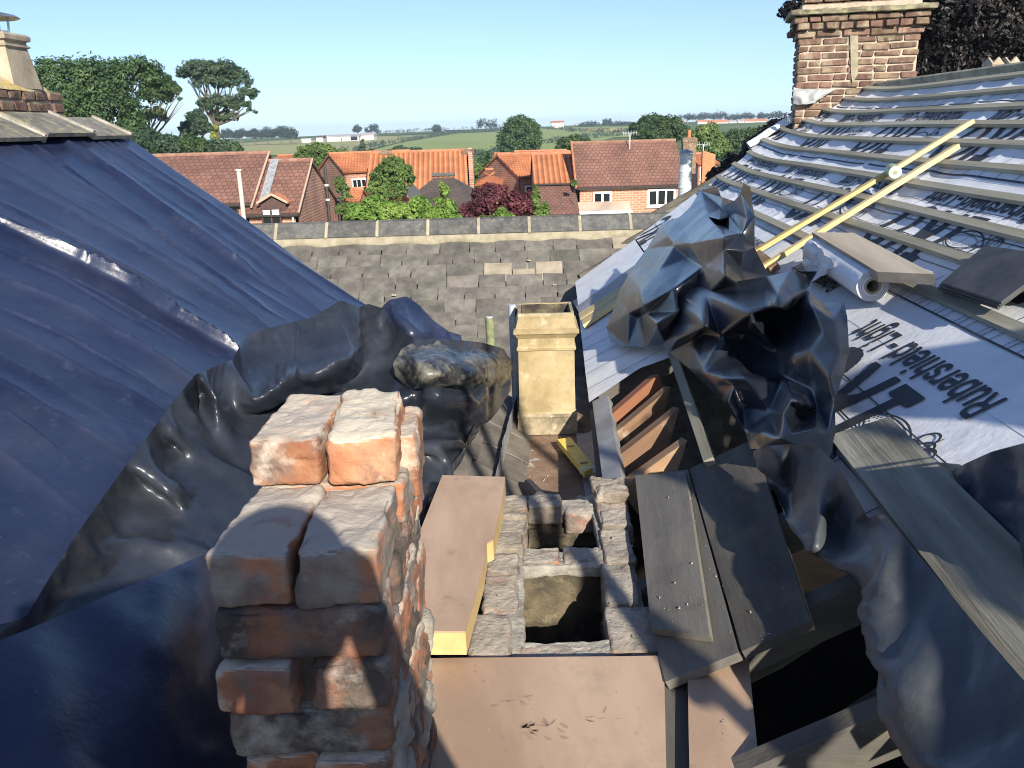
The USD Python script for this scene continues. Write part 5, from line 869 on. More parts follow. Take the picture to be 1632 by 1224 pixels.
def scuff(cx, cy, n, spread, w, mt, par, z):
    ms_ = []
    for k in range(n):
        x, y = cx + brng.normal(0, spread), cy + brng.normal(0, spread * .38); a0 = brng.normal(.25, .5); q = [aZ(x + 8 * t * math.cos(a0), y + 6 * t * math.sin(a0) - 1.2 * t * t, z + .0008) for t in np.linspace(-1, 1, 7)]; ww = w * brng.uniform(.5, 1.3) * np.sin(np.linspace(.25, 2.9, 7))
        e = np.gradient(np.array(q), axis=0); nrm = np.c_[-e[:, 1], e[:, 0], 0 * e[:, 0]]; nrm /= np.linalg.norm(nrm, axis=1, keepdims=True); G_ = np.array([np.array(q) + nrm * ww[:, None], np.array(q) - nrm * ww[:, None]]); f_ = grid_faces(2, 7); c_ = np.cross(G_[0, 1] - G_[0, 0], G_[1, 0] - G_[0, 0])[2]; ms_.append((G_.reshape(-1, 3), f_ if c_ > 0 else f_[:, ::-1]))
    obj('mud_mark', join(ms_), mt, par, kind='stuff')
scuff(868, 1163, 18, 22, .0045, 'mud_faint', ps, -1.18); scuff(815, 1122, 8, 18, .0022, 'mud_faint', ps, -1.18); scuff(955, 1140, 6, 14, .0014, 'mud_faint', ps, -1.18)
P2 = [aZ(1096, 1083, -1.165), aZ(1192, 1042, -1.15), aZ(1228, 1400, -1.15), aZ(1102, 1400, -1.165)]; lay('plywood_sheet', P2, .014, 'plywood', 'narrow brown plywood offcut with pale splintered edge at the bottom right of centre', 'plywood')
lay('loose_board', [aZ(1056, 1088, -1.195), aZ(1098, 1072, -1.195), aZ(1106, 1400, -1.195), aZ(1064, 1400, -1.195)], .02, 'dark_board', 'dark grey board in the gap between the two plywood pieces')
rb = lambda pts, h: [R_(x, y, h) for x, y in pts]
lay('roof_board', rb([(1012, 757), (1092, 752), (1131, 1013), (1038, 1001)], .028), .02, 'grey_board', 'lighter grey board lying on top beside the open flues')
lay('roof_board', rb([(1014, 760), (1096, 748), (1177, 1040), (1060, 1087), (1036, 990)], .004), .022, 'grey_board', 'wide dark board under the lighter one, left of the long seam')
lay('roof_board', rb([(1099, 747), (1200, 700), (1292, 990), (1182, 1038)], .004), .022, 'dark_board', 'wide dark board right of the long seam, half in shadow')
lay('weathered_plank', rb([(1320, 694), (1418, 664), (1495, 740), (1640, 880), (1760, 1010), (1760, 1300), (1632, 1112), (1500, 925)], .10), .045, 'plank', 'broad weathered grey plank running to the lower right corner', 'plank')
lay('weathered_plank', rb([(1480, 735), (1512, 762), (1760, 1000), (1760, 940), (1530, 740)], .05), .04, 'plank', 'edge of a second weathered plank under the right side of the broad one', 'plank')
lay('timber', [aZ(1168, 1062, -1.26), aZ(1235, 1018, -1.22), aZ(1400, 925, -1.18), aZ(1390, 905, -1.18), aZ(1160, 1030, -1.26)], .07, 'plank', 'dark timber running up to the right beneath the lower dark board', 'timber')
lay('timber', [aZ(1195, 1215, -1.28), aZ(1325, 1140, -1.24), aZ(1420, 1085, -1.22), aZ(1432, 1110, -1.22), aZ(1340, 1170, -1.24), aZ(1205, 1250, -1.28)], .06, 'grey_board', 'grey timber crossing the dark gap at the bottom right', 'timber')
lay('timber', [aZ(1240, 1222, -1.27), aZ(1330, 1168, -1.24), aZ(1325, 1260, -1.24), aZ(1250, 1290, -1.27)], .05, 'rafter', 'short brown timber end catching the sun at the bottom right', 'timber')
# chimney pot in the valley
PC = aZ(874, 694, FZ); pw = .148; PC = PC + np.array([0, pw, 0]); ptop = aY(872, 492, PC[1])[2] - FZ
pt = thing('chimney_pot', 'tall square buff clay chimney pot standing in the valley gutter', 'chimney pot', PC, None)
PT = frame([PC[0], PC[1], FZ + .004], (math.cos(-.02), math.sin(-.02), 0), (-.0, 0, 1)); h = ptop
obj('base', xf(lathe([(pw, 0), (pw, .02), (pw * .965, h * .135), (pw * .99, h * .150), (pw * .95, h * .175)], sq=4), PT), 'pot_dirt', pt)
obj('shaft', xf(lathe([(pw * .95, h * .175), (pw * .925, h * .19), (pw * .905, h * .68), (pw * .90, h * .70)], sq=4), PT), 'buff_pot', pt)
v, f = lathe([(pw * .90, h * .70), (pw * .95, h * .705), (pw * .96, h * .725), (pw * .92, h * .74), (pw * .91, h * .80), (pw * 1.0, h * .835), (pw * 1.05, h * .845), (pw * 1.05, h * .875), (pw * .98, h * .885), (pw * .90, h * .955), (pw * .895, h), (pw * .80, h), (pw * .76, h * .9), (pw * .70, h * .2)], sq=4)
obj('moulded_top', xf((v, f), PT), 'buff_pot', pt)
obj('rim', xf(lathe([(pw * .80, h + .0012), (pw * .897, h + .0012), (pw * .9, h - .012)], sq=4), PT), 'pot_dirt', pt)
obj('inside', xf((lambda a: (a[0], a[1]))(lathe([(pw * .79, h * .995), (pw * .745, h * .9), (pw * .69, h * .2), (0, h * .2)], sq=4)), PT), 'soot', pt)
a, b = aY(816, 486, PC[1] + .22), aY(823, 645, PC[1] + .22); q = thing('grey_pole', 'thin grey metal pole standing close behind the left of the buff pot', 'pole', b); obj('tube', tube([b + (b - a) * .08, a], .0205, 12), 'galvanised', q, smooth=40); obj('bracket', xf(cbox(.05, .03, .05, .006), frame(aY(824, 500, PC[1] + .22), (1, 0, 0), (0, 0, 1))), 'dark_pipe', q)
a, b = aY(780, 506, 5.7), aY(783, 560, 5.7); q = thing('green_pole', 'short mossy green post behind the black plastic bag', 'pole', b); obj('tube', tube([b - [0, 0, .1], a], .030, 12), 'green_pole', q, smooth=40); obj('top', tube([a, a + [0, 0, .006]], .024, 12), 'galvanised', q)
# yellow level, scrap, tape
lv = [aZ(888, 700, FZ + .055), aZ(909, 697, FZ + .055), aZ(948, 743, FZ + .075), aZ(931, 752, FZ + .075)]
q = thing('spirit_level', 'yellow spirit level lying at the foot of the buff pot', 'level', np.mean(lv, 0)); g, T = board(lv, .026); obj('body', g, 'yellow_level', q, T=T)
e = lv[2] - lv[1]; w_ = lv[1] - lv[0]; nn = np.cross(e, w_); nn *= np.sign(nn[2]) / np.linalg.norm(nn)
for s in (.3, .86): c = lv[0] + e * s + w_ * .5 + nn * .002; obj('vial_window', xf(cbox(.012, .035, .004, .001), frame(c, e, nn)), 'foam_edge', q)
obj('end_cap', xf(cbox(.012, np.linalg.norm(w_) * 1.02, .027, .003), frame(lv[0] + e * 1.0 + w_ * .5 - nn * .013, e, nn)), 'white_pvc', q)
a, b = aZ(842, 772, FZ + .05), aZ(860, 792, FZ + .07); tag(obj('slate_scrap', tube([a, b], .024, 8), 'black_scrap', None, smooth=30), 'dark curved scrap lying behind the open flues', 'scrap')
c = R_(1424, 273, .075); ax = c - ray(1424, 273) * 0; ax = np.array([-.15, -.95, -.1]); ax /= np.linalg.norm(ax); q = thing('tape_roll', 'small roll of white and green tape between the long yellow battens', 'tape', c); TT = frame(c, np.cross(ax, [0, 0, 1.]), ax)
obj('body', xf(lathe([(.014, -.045), (.033, -.045), (.033, .035), (.014, .035)], 22), TT), 'tape_green', q, smooth=40); obj('label', xf(lathe([(.0, .0362), (.030, .0362), (.031, .034)], 22), TT), 'white_pvc', q); obj('core', xf(lathe([(.0, .0375), (.012, .0375), (.012, .0355)], 16), TT), 'tape_green', q)
# long yellow battens
def stick(name, a, b, w, t, matn, label, cat='batten', up=RN):
    e = b - a; L = np.linalg.norm(e); tag(obj(name, cbox(L, w, t, .0025, .001), matn, T=frame((a + b) / 2, e, up)), label, cat, 'long yellow battens on the stripped roof' if name == 'yellow_batten' else None)
stick('yellow_batten', R_(1549, 193, .050), R_(1392, 290, .050), .046, .024, 'new_batten', 'upper far one of the three long yellow battens on the stripped roof')
stick('yellow_batten', R_(1418, 274, .060), R_(1198, 405, .055), .046, .024, 'new_batten', 'middle yellow batten running from the tape roll down to the tarpaulin')
stick('yellow_batten', R_(1526, 233, .050), R_(1212, 428, .050), .040, .024, 'new_batten', 'lower right one of the three long yellow battens on the stripped roof')
stick('short_timber', R_(1196, 398, .05), R_(1235, 428, .03), .05, .03, 'rafter', 'short brown timber end poking out of the right tarpaulin', 'timber')
# roll of film, plank on it, slates
a, b = R_(1300, 398, .062), R_(1391, 456, .062); e = (b - a) / np.linalg.norm(b - a); q = thing('film_roll', 'roll of white roofing film with grey core under the plank', 'roll', (a + b) / 2); L = np.linalg.norm(b - a); TT = frame(a, np.cross(e, RN), e)
v, f = lathe([(.030, 0), (.058, 0), (.060, .01), (.060, L - .01), (.058, L), (.030, L), (.028, L - .06)], 40); obj('film', xf((v, f), TT), 'membrane', q, smooth=40)
obj('core', xf(lathe([(.031, L + .0015), (.022, L + .0015), (.021, L - .12), (0, L - .12)], 28), TT), 'pot_dirt', q, smooth=40)
for k, r_ in enumerate((.054, .047, .040)): obj('layer', xf(lathe([(r_, L + .0008), (r_ + .002, L + .0008), (r_ + .002, L - .002)], 40), TT), 'barn_roof', q)
qq = loft([[R_(1300, 385, .11), R_(1312, 400, .13), R_(1330, 420, .125)], [R_(1288, 395, .08), R_(1296, 418, .07), R_(1312, 440, .06)], [R_(1282, 405, .02), R_(1286, 428, .02), R_(1296, 452, .02)]], 24, 24); obj('loose_end', sheet(crumple(qq[:, ::-1], .016, 9, 6), .001), 'membrane', q, smooth=35)
g, T = board([R_(1294, 370, .135), R_(1361, 371, .10), R_(1490, 437, .10), R_(1398, 433, .135)], .038); tag(obj('short_plank', g, 'plank_pale', T=T), 'short pale plank resting on the white roll', 'plank')
q = thing('slate_pile', 'small pile of dark roofing slates at the right edge of the stripped roof', 'slates', R_(1590, 430, .04))
for k in range(3): o = np.array([3 - 3 * k, 4 * k]); g, T = board([R_(x + o[0], y + o[1], .078 - .016 * k) for x, y in ((1497, 450), (1566, 391), (1690, 408), (1592, 481))], .010); obj('slate', g, 'black_slate', q, T=T)
# crumbs of mortar and brick lying about
cr2 = []
def crumbs(n, fn, lo=.0015, hi=.005):
    for k in range(n):
        p = fn(); r = brng.uniform(lo, hi) * (1 if brng.random() < .85 else 2); q = brng.normal(size=(9, 3)); q /= np.linalg.norm(q, axis=1, keepdims=True); cr2.append(va(hull(p + q * r * brng.uniform(.6, 1.2, (9, 1)) + [0, 0, r * .5])))
crumbs(40, lambda: aZ(brng.uniform(690, 1050), brng.uniform(1052, 1224), -1.18), .0006, .0016); crumbs(40, lambda: R_(brng.uniform(1040, 1120), brng.uniform(780, 1000), .029), .0006, .0018); crumbs(16, lambda: aZ(brng.uniform(1100, 1195), brng.uniform(1090, 1224), -1.15), .0006, .0016)
crumbs(40, lambda: aZ(brng.uniform(680, 770), brng.uniform(780, 990), -1.10), .0006, .0014); crumbs(60, lambda: aZ(brng.uniform(830, 930), brng.uniform(705, 790), FZ + .002), .002, .005); crumbs(40, lambda: R_(brng.uniform(1110, 1260), brng.uniform(760, 1020), .005), .0006, .0018); crumbs(40, lambda: Sp(brng.choice([brng.uniform(0, .1), brng.uniform(.34, .43)]), brng.uniform(0, .92), SZ + .004), .001, .0035)
obj('mortar_crumbs', join(cr2), 'mortar', kind='stuff', label='pale crumbs of mortar scattered over the boards and brickwork', cat='rubble')

# ---------------------------------------------------------------- tarpaulins
from scipy.spatial import Delaunay
def smoothv(v, f, it, fixed):
    import scipy.sparse as sp
    e = np.vstack([f[:, [0, 1]], f[:, [1, 2]], f[:, [2, 0]]]); A = sp.coo_matrix((np.ones(len(e)), (e[:, 0], e[:, 1])), (len(v),) * 2).tocsr(); A = ((A + A.T) > 0).astype(float); dg = np.asarray(A.sum(1)).ravel()
    for _ in range(it): w = (A @ v) / dg[:, None]; w[fixed] = v[fixed]; v = .5 * v + .5 * w
    return v
from scipy.interpolate import CloughTocher2DInterpolator
def baseA(P0, N_):
    k = float(np.dot(P0, N_))
    def g(x, y, h):
        d = _f + np.outer((x - 816) / F, _r) - np.outer((y - 612) / F, _u); return d * ((k + h) / (d @ N_))[:, None]
    return g
L_A, R_A = baseA(L0, LN), baseA(R0, RN)
def wrinkle(v, f, fixed, scale, P0, N_, lift0=.004, steps=110, seed=0, grav=.0003, keep=.002, rough=1.):
    """gives the film more length than the ground it covers and lets it buckle: edge and bending lengths relaxed together, kept above the roof"""
    es = np.sort(np.vstack([f[:, [0, 1]], f[:, [1, 2]], f[:, [2, 0]]]), 1); op = np.r_[f[:, 2], f[:, 0], f[:, 1]]; ue, inv, cnt = np.unique(es, axis=0, return_inverse=True, return_counts=True); inv = inv.ravel()
    o = np.argsort(inv, kind='stable'); si = inv[o]; first = np.r_[True, si[1:] != si[:-1]]; st_ = np.nonzero(first)[0]; two = np.nonzero(cnt == 2)[0]; be = np.stack([op[o[st_[two]]], op[o[st_[two] + 1]]], 1)
    E = np.vstack([ue, be]); L = np.linalg.norm(v[E[:, 0]] - v[E[:, 1]], axis=1) * scale; k = np.r_[np.full(len(ue), 1.), np.full(len(be), .30)]
    n = len(v); W = np.bincount(E.ravel(), np.repeat(k, 2), n) + 1e-9; free = (~fixed)[:, None]; nr = np.array(trimesh.Trimesh(v, f, process=False).vertex_normals)
    v = v + free * nr * rough * (fbm(v * 8, 2, seed)[:, None] * .016 + fbm(v * 22, 2, seed + 7)[:, None] * .004); prev = v.copy(); v0 = v.copy(); base_ = np.dot(P0, N_) + lift0
    for s_ in range(steps):
        vel = (v - prev) * .90; prev = v.copy(); v = v + free * (vel + [0, 0, -grav] + (v0 - v) * keep)
        for _ in range(7):
            d = v[E[:, 1]] - v[E[:, 0]]; l = np.linalg.norm(d, axis=1) + 1e-9; c = d * (k * .5 * (l - L) / l)[:, None]; m_ = np.empty_like(v)
            for a in range(3): m_[:, a] = np.bincount(E[:, 0], c[:, a], n) - np.bincount(E[:, 1], c[:, a], n)
            v = v + free * m_ * (1.5 / W)[:, None] * 1.0
        g = v @ N_ - base_; v = v + free * np.where(g < 0, -g, 0)[:, None] * N_
    return v
def drape(outline, inner, base, soft=.35, seed=0, hs=1.0, off=0., sc=1.03, cell=.017, it=3, lift0=.004, keep=.0022, grav=.0003, loop=1, rough=1.):
    """film over hand-placed points (picture x, y, height over the roof), then buckled into folds"""
    from shapely.geometry import Polygon; from shapely import contains_xy; from scipy.spatial import cKDTree
    pts = np.array(outline + inner, float); pts[:, 2] = pts[:, 2] * hs + off; lr_ = np.random.default_rng(seed); P0, N_ = (L0, LN) if base is L_A else (R0, RN)
    poly = Polygon(pts[:len(outline), :2]).buffer(0); lin = Delaunay(pts[:, :2]); from scipy.interpolate import LinearNDInterpolator
    Li, Ci = LinearNDInterpolator(lin, pts[:, 2]), CloughTocher2DInterpolator(lin, pts[:, 2])
    def H_(xy): a, b = Li(xy), Ci(xy); a = np.where(np.isfinite(a), a, 0.); return (1 - soft) * a + soft * np.where(np.isfinite(b), b, a)
    S_ = lambda xy, h: base(xy[:, 0], xy[:, 1], h)
    bd = []                                                          # even points along the hem
    for a, b in zip(pts[:len(outline)], np.roll(pts[:len(outline)], -1, 0)):
        pa, pb = S_(a[None, :2], a[None, 2])[0], S_(b[None, :2], b[None, 2])[0]; m_ = max(1, int(np.linalg.norm(pb - pa) / cell)); bd += [a + (b - a) * t for t in np.arange(m_) / m_]
    bd = np.array(bd); x0, y0, x1, y1 = poly.bounds; ca = lr_.uniform((x0, y0), (x1, y1), (160000, 2)); inn_ = poly.buffer(-1.0); ca = ca[contains_xy(inn_, ca[:, 0], ca[:, 1])]; hc = H_(ca); q = S_(ca, hc)
    vox = np.round(q / (cell * .5)).astype(int); _, first = np.unique(vox, axis=0, return_index=True); ca, hc, q = ca[first], hc[first], q[first]; bq = S_(bd[:, :2], bd[:, 2]); far = cKDTree(bq).query(q)[0] > cell * .7; ca, hc, q = ca[far], hc[far], q[far]
    _, kp_ = trimesh.points.remove_close(q, cell * .86); ca, hc, q = ca[kp_], hc[kp_], q[kp_]
    xy = np.vstack([bd[:, :2], ca]); v = np.vstack([bq, q]); f = Delaunay(xy).simplices; c_ = xy[f].mean(1); f = f[contains_xy(poly.buffer(.02), c_[:, 0], c_[:, 1])]
    a = xy[f]; cr_ = (a[:, 1, 0] - a[:, 0, 0]) * (a[:, 2, 1] - a[:, 0, 1]) - (a[:, 1, 1] - a[:, 0, 1]) * (a[:, 2, 0] - a[:, 0, 0]); f = f[np.abs(cr_) > 1e-3]; cr_ = cr_[np.abs(cr_) > 1e-3]; f[cr_ > 0] = f[cr_ > 0][:, ::-1]
    used = np.unique(f); rm = -np.ones(len(v), int); rm[used] = np.arange(len(used)); fixed = np.zeros(len(v), bool); fixed[:len(bd)] = True; v, f, fixed = v[used], rm[f], fixed[used]
    v = smoothv(v, f, it, fixed); v = wrinkle(v, f, fixed, sc, P0, N_, lift0, seed=seed, keep=keep, grav=grav, rough=rough); v = smoothv(v, f, 1, fixed)
    return trimesh.remesh.subdivide_loop(v, f, loop) if loop else (v, f)
def creased(outline, inner, base, soft=.12, it=6, amp=.0028, freq=4., seed=0, most=60000, hs=1.0, off=0.):
    """film over hand-placed points (picture x, y, height over the roof): part creased facets, part smooth swells, then crinkled"""
    pts = np.array(outline + inner, float); pts[:, 2] = pts[:, 2] * hs + off; from shapely.geometry import Polygon, Point
    poly = Polygon(pts[:len(outline), :2]).buffer(.5); tri = Delaunay(pts[:, :2]).simplices; cen = pts[tri][:, :, :2].mean(1); f = tri[[poly.contains(Point(*c)) for c in cen]]
    a = pts[f][:, :, :2]; cr_ = np.cross(a[:, 1] - a[:, 0], a[:, 2] - a[:, 0]); f = f[np.abs(cr_) > 1e-6]; cr_ = cr_[np.abs(cr_) > 1e-6]; f[cr_ > 0] = f[cr_ > 0][:, ::-1]
    v = pts.copy()
    while len(f) * 4 < most * 1.6: v, f = trimesh.remesh.subdivide(v, f)
    C = CloughTocher2DInterpolator(pts[:, :2], pts[:, 2]); hc = C(v[:, :2]); hc = np.where(np.isfinite(hc), hc, v[:, 2]); v = base(v[:, 0], v[:, 1], (1 - soft) * v[:, 2] + soft * hc)
    es = np.sort(np.vstack([f[:, [0, 1]], f[:, [1, 2]], f[:, [2, 0]]]), 1); ue, cnt = np.unique(es, axis=0, return_counts=True); fixed = np.zeros(len(v), bool); fixed[ue[cnt == 1].ravel()] = True
    v = smoothv(v, f, it, fixed); nrm = np.array(trimesh.Trimesh(v, f, process=False).vertex_normals)
    q = v * freq + fbm(v * freq * .5, 2, seed + 40)[:, None] * 1.2; w = meshkit.noise(v * freq * .5, seed + 77)
    h = (ridged(q, seed) ** 3 - .25) * amp * (.2 + 1.6 * w ** 2) + (ridged(q * 2.7 + 5, seed + 1) ** 5 - .15) * amp * .5 * w + 1.2 * amp * fbm(v * freq * 1.2 + 3, 2, seed + 5)
    return smoothv(v + nrm * h[:, None], f, 2, np.zeros(len(v), bool)), f
# the sheet over the left roof
U, V = np.meshgrid(np.linspace(.06, 2.30, 170), np.linspace(0, 1, 860), indexing='ij'); VE = np.interp(U, [0, .09, .56, 1.09, 1.42, 1.65, 2.6], [.12, .12, -.11, -.37, -.58, -.67, -.9]); V = -6.2 + V * (VE + 6.2)
hh = .016 + .008 * fbm(np.stack([U * .5, V * 1.5, U * 0], -1), 3, 5) + .007 * (ridged(np.stack([U * .8, V * 3.2 + U * .7, U * 0], -1), 6) ** 5) + .006 * fbm(np.stack([U * 3, V * 5, U * 0], -1), 3, 9)
def foldline(px, amp, wid, one=None, kink=True):
    global hh
    q = np.array([Luv(L_(x, y)) for x, y in px]); o = np.argsort(q[:, 0]); vv = np.interp(U, q[o, 0], q[o, 1]); du = (U > q[o, 0].min() - .15) * 1.0; fade = np.clip((U - q[o, 0].min() + .15) / .2, 0, 1) * np.clip((q[o, 0].max() + .1 - U) / .15, 0, 1)
    s = V - vv; 
    if kink: s = s + .018 * (meshkit.noise(np.stack([U * 7, 0 * U, 0 * U + len(px)], -1), 3) - .5) + .02 * np.sign(np.sin(U * 9 + len(px))) * .3
    k = np.exp(-(np.abs(s) / wid) ** 1.35) if one is None else np.where(s * one > 0, np.exp(-(np.abs(s) / wid)), np.exp(-(np.abs(s) / (wid * .16))))
    hh = hh + amp * k * fade * (.8 + .5 * meshkit.noise(np.stack([U * 4, V * 0, U * 0], -1), 8))
foldline([(-60, 345), (0, 365), (70, 398), (120, 420), (200, 465), (275, 512), (370, 568)], .046, .055, 1)
foldline([(112, 238), (180, 280), (268, 345), (340, 400), (395, 440)], .026, .12, 1)
foldline([(130, 232), (240, 310), (400, 420), (520, 515)], .012, .05, -1); foldline([(160, 225), (240, 280), (380, 385), (470, 452)], .014, .05, -1)
foldline([(0, 455), (120, 500), (260, 590), (330, 640)], .018, .14, 1); foldline([(0, 290), (100, 340), (260, 430), (400, 520)], .012, .16, 1); foldline([(0, 530), (110, 590), (230, 650)], .014, .13, 1); foldline([(0, 620), (100, 680), (170, 720)], .012, .09, 1); foldline([(-20, 720), (60, 780), (110, 820)], .014, .14, 1)
for q_ in ([(105, 235), (250, 335), (430, 465)], [(150, 228), (330, 345), (520, 475)], [(190, 235), (360, 350), (560, 480)], [(60, 240), (200, 340), (420, 500)], [(0, 265), (150, 350), (330, 460), (420, 525)], [(0, 330), (120, 390), (280, 480)], [(0, 410), (90, 450), (220, 530)], [(0, 500), (100, 545), (230, 620)], [(0, 580), (120, 650)], [(30, 420), (160, 480), (300, 560)], [(0, 660), (90, 730)]):
    foldline(q_, .009, .030, 1 if len(q_) == 3 else -1, False)
hh = hh + .05 * np.exp(-(V / .05) ** 2) * 0
ve = np.clip((V - VE + .08) / .08, 0, 1); S = Lp(0, 0) + AC * U[..., None] + VD * V[..., None] + np.array([0, 0, -LS]) * U[..., None] + LN * (hh - .06 * ve ** 2)[..., None]
tl = thing('tarpaulin', 'large blue-black plastic sheet over the left roof with its lower edge bunched up', 'tarpaulin', (-1.4, 3, -1))
v, f = sheet(S, .002); nrm_ok = np.cross(S[1, 0] - S[0, 0], S[0, 1] - S[0, 0]) @ LN; obj('sheet', (v, f if nrm_ok < 0 else f[:, ::-1]) if 0 else (S.reshape(-1, 3), grid_faces(*S.shape[:2]) if np.cross(S[0, 1] - S[0, 0], S[1, 1] - S[0, 0]) @ LN > 0 else grid_faces(*S.shape[:2])[:, ::-1]), 'blue_tarp', tl, smooth=True)
e = np.array([Lp(.06 + 2.24 * t, float(np.interp(.06 + 2.24 * t, [0, .09, .56, 1.09, 1.42, 1.65, 2.6], [.12, .12, -.11, -.37, -.58, -.67, -.9])), .0) for t in np.linspace(0, 1, 80)]); ed = np.array([e - LN * .040, e + VD * .012 - [0, 0, .08], e + VD * .025 - [0, 0, .35], e + VD * .02 - [0, 0, .6]]); ed = crumple(ed[::-1], .012, 4, 3); obj('turned_edge', (ed.reshape(-1, 3), grid_faces(4, 80)), 'blue_tarp', tl, smooth=True)
out = [(310, 598, .16), (372, 572, .12), (385, 545, .08), (402, 530, .12), (440, 520, .18), (500, 505, .22), (543, 478, .30), (572, 490, .28), (587, 484, .28), (612, 492, .26), (622, 515, .24), (660, 540, .30), (715, 540, .34), (770, 546, .34), (803, 556, .33), (817, 582, .27), (812, 606, .2), (790, 634, .12), (772, 640, .10), (760, 668, .08), (736, 720, .05), (713, 748, .03), (700, 775, .05), (680, 800, .07), (660, 860, .1), (600, 905, .1), (400, 915, .05), (330, 912, .03), (140, 1010, .02), (-60, 1075, .05), (-60, 1010, .05), (40, 985, .09), (115, 862, .12), (180, 770, .08), (245, 682, .12)]
inn = [(340, 600, .21), (400, 574, .25), (470, 545, .31), (530, 525, .37), (566, 512, .37), (543, 498, .31), (480, 520, .27), (462, 532, .35), (520, 498, .26), (332, 613, .08), (395, 648, .06), (408, 664, .07), (470, 603, .07), (492, 640, .05), (522, 588, .09), (556, 562, .12), (590, 545, .16), (582, 518, .23), (600, 510, .21), (622, 540, .19), (648, 556, .26), (545, 600, .17), (600, 588, .23), (640, 584, .29), (700, 603, .30), (760, 596, .35), (792, 576, .35), (666, 558, .34), (702, 552, .39), (742, 562, .38), (650, 604, .22), (690, 575, .38), (735, 590, .36), (560, 640, .14), (640, 634, .15), (720, 634, .18), (750, 642, .13), (640, 658, .20), (722, 660, .19), (752, 652, .15), (655, 690, .07), (720, 700, .08), (742, 690, .07), (700, 720, .09), (690, 695, .12), (760, 625, .2),
       (346, 640, .15), (356, 656, .12), (345, 690, .10), (380, 642, .08), (350, 740, .05), (400, 770, .03), (425, 700, .05), (440, 660, .05), (330, 840, .02), (360, 850, .05), (315, 640, .05), (318, 720, .06), (315, 780, .02), (292, 662, .15), (284, 742, .14), (300, 800, .06), (320, 868, .05), (268, 700, .03), (256, 785, .02), (232, 830, .02), (276, 690, .12), (270, 770, .11), (238, 760, .10), (243, 720, .13), (200, 860, .02), (160, 870, .09), (125, 905, .05), (150, 945, .02), (95, 935, .02), (180, 800, .02), (215, 760, .02), (60, 1000, .02), (110, 880, .14), (260, 860, .06), (240, 890, .02)]
obj('bunched_edge', drape(out, inn, L_A, seed=3, off=.035, sc=1.05, lift0=.05), 'black_tarp', tl, smooth=65)
out = [(606, 492, .20), (620, 478, .26), (648, 472, .30), (668, 486, .29), (690, 510, .27), (715, 528, .26), (735, 534, .24), (737, 546, .24), (715, 560, .2), (670, 552, .2), (630, 540, .16)]
inn = [(640, 500, .28), (665, 525, .26), (700, 538, .22), (722, 538, .27)]
obj('flap', drape(out, inn, L_A, seed=9, off=.02, sc=1.02, keep=.01), 'blue_tarp', tl, smooth=65)
out = [(640, 556, .30), (660, 545, .34), (700, 541, .38), (750, 546, .38), (797, 553, .37), (814, 572, .34), (819, 590, .28), (810, 608, .22), (790, 622, .2), (740, 632, .2), (690, 630, .22), (650, 618, .22), (630, 600, .22), (626, 580, .26)]
inn = [(665, 570, .41), (690, 562, .43), (722, 575, .44), (700, 590, .42), (755, 566, .45), (785, 572, .42), (760, 596, .42), (730, 606, .38), (672, 602, .36), (700, 610, .34), (796, 596, .34)]
obj('dirty_bundle', drape(out, inn, L_A, seed=14, soft=.15, it=2, sc=1.04, cell=.013, keep=.012, grav=.0002, hs=.95), 'dirty_tarp', tl, smooth=65)
out = [(-120, 1060, .34), (-40, 1035, .34), (40, 1005, .34), (110, 975, .33), (180, 945, .33), (250, 916, .32), (318, 886, .31), (350, 872, .28), (390, 890, .2), (400, 1000, .16), (400, 1150, .16), (410, 1330, .16), (200, 1400, .3), (-140, 1400, .34), (-160, 1200, .34)]
inn = [(0, 1060, .36), (100, 1030, .36), (200, 985, .36), (265, 935, .355), (272, 960, .33), (278, 1000, .35), (268, 1060, .34), (60, 1150, .36), (180, 1120, .35), (300, 1040, .32), (300, 1180, .3), (330, 940, .31), (60, 1280, .36), (90, 1045, .37), (115, 1060, .34)]
obj('front_flap', drape(out, inn, L_A, seed=21, sc=1.02, cell=.024, keep=.008, grav=.0001), 'blue_tarp', tl, smooth=65)
# the crumpled sheet on the right
tr_ = thing('tarpaulin', 'crumpled black plastic sheet heaped on the right roof slope with a tail trailing down', 'tarpaulin', (1, 3.5, -.8))
out = [(1116, 304, .44), (1124, 294, .48), (1144, 298, .50), (1150, 314, .44), (1170, 320, .48), (1180, 308, .56), (1185, 291, .62), (1196, 298, .62), (1203, 345, .5), (1203, 395, .36), (1226, 440, .14), (1200, 470, .18), (1100, 500, .16), (1062, 548, .08), (1030, 554, .05), (1000, 552, .05), (974, 547, .05), (966, 522, .09), (985, 470, .17), (1002, 436, .22), (1030, 398, .30), (1056, 354, .40), (1082, 346, .42), (1100, 330, .44)]
inn = [(1148, 330, .40), (1146, 350, .48), (1190, 348, .50), (1162, 346, .38), (1152, 357, .36), (1128, 345, .47), (1162, 368, .44), (1182, 372, .46), (1156, 376, .52), (1172, 340, .42), (1074, 392, .40), (1064, 375, .42), (1100, 388, .44), (1098, 412, .34), (1156, 440, .40), (1154, 398, .46), (1120, 425, .36), (1050, 430, .34), (1016, 428, .25), (1021, 462, .31), (1074, 460, .33), (1000, 474, .23), (1002, 498, .19), (1024, 488, .28), (1030, 500, .22), (1046, 516, .24), (1018, 505, .16), (1080, 495, .26), (1180, 430, .30), (1188, 400, .40)]
obj('upper_heap', creased(out, inn, R_A, seed=31, hs=.85), 'film_tarp', tr_, smooth=50)
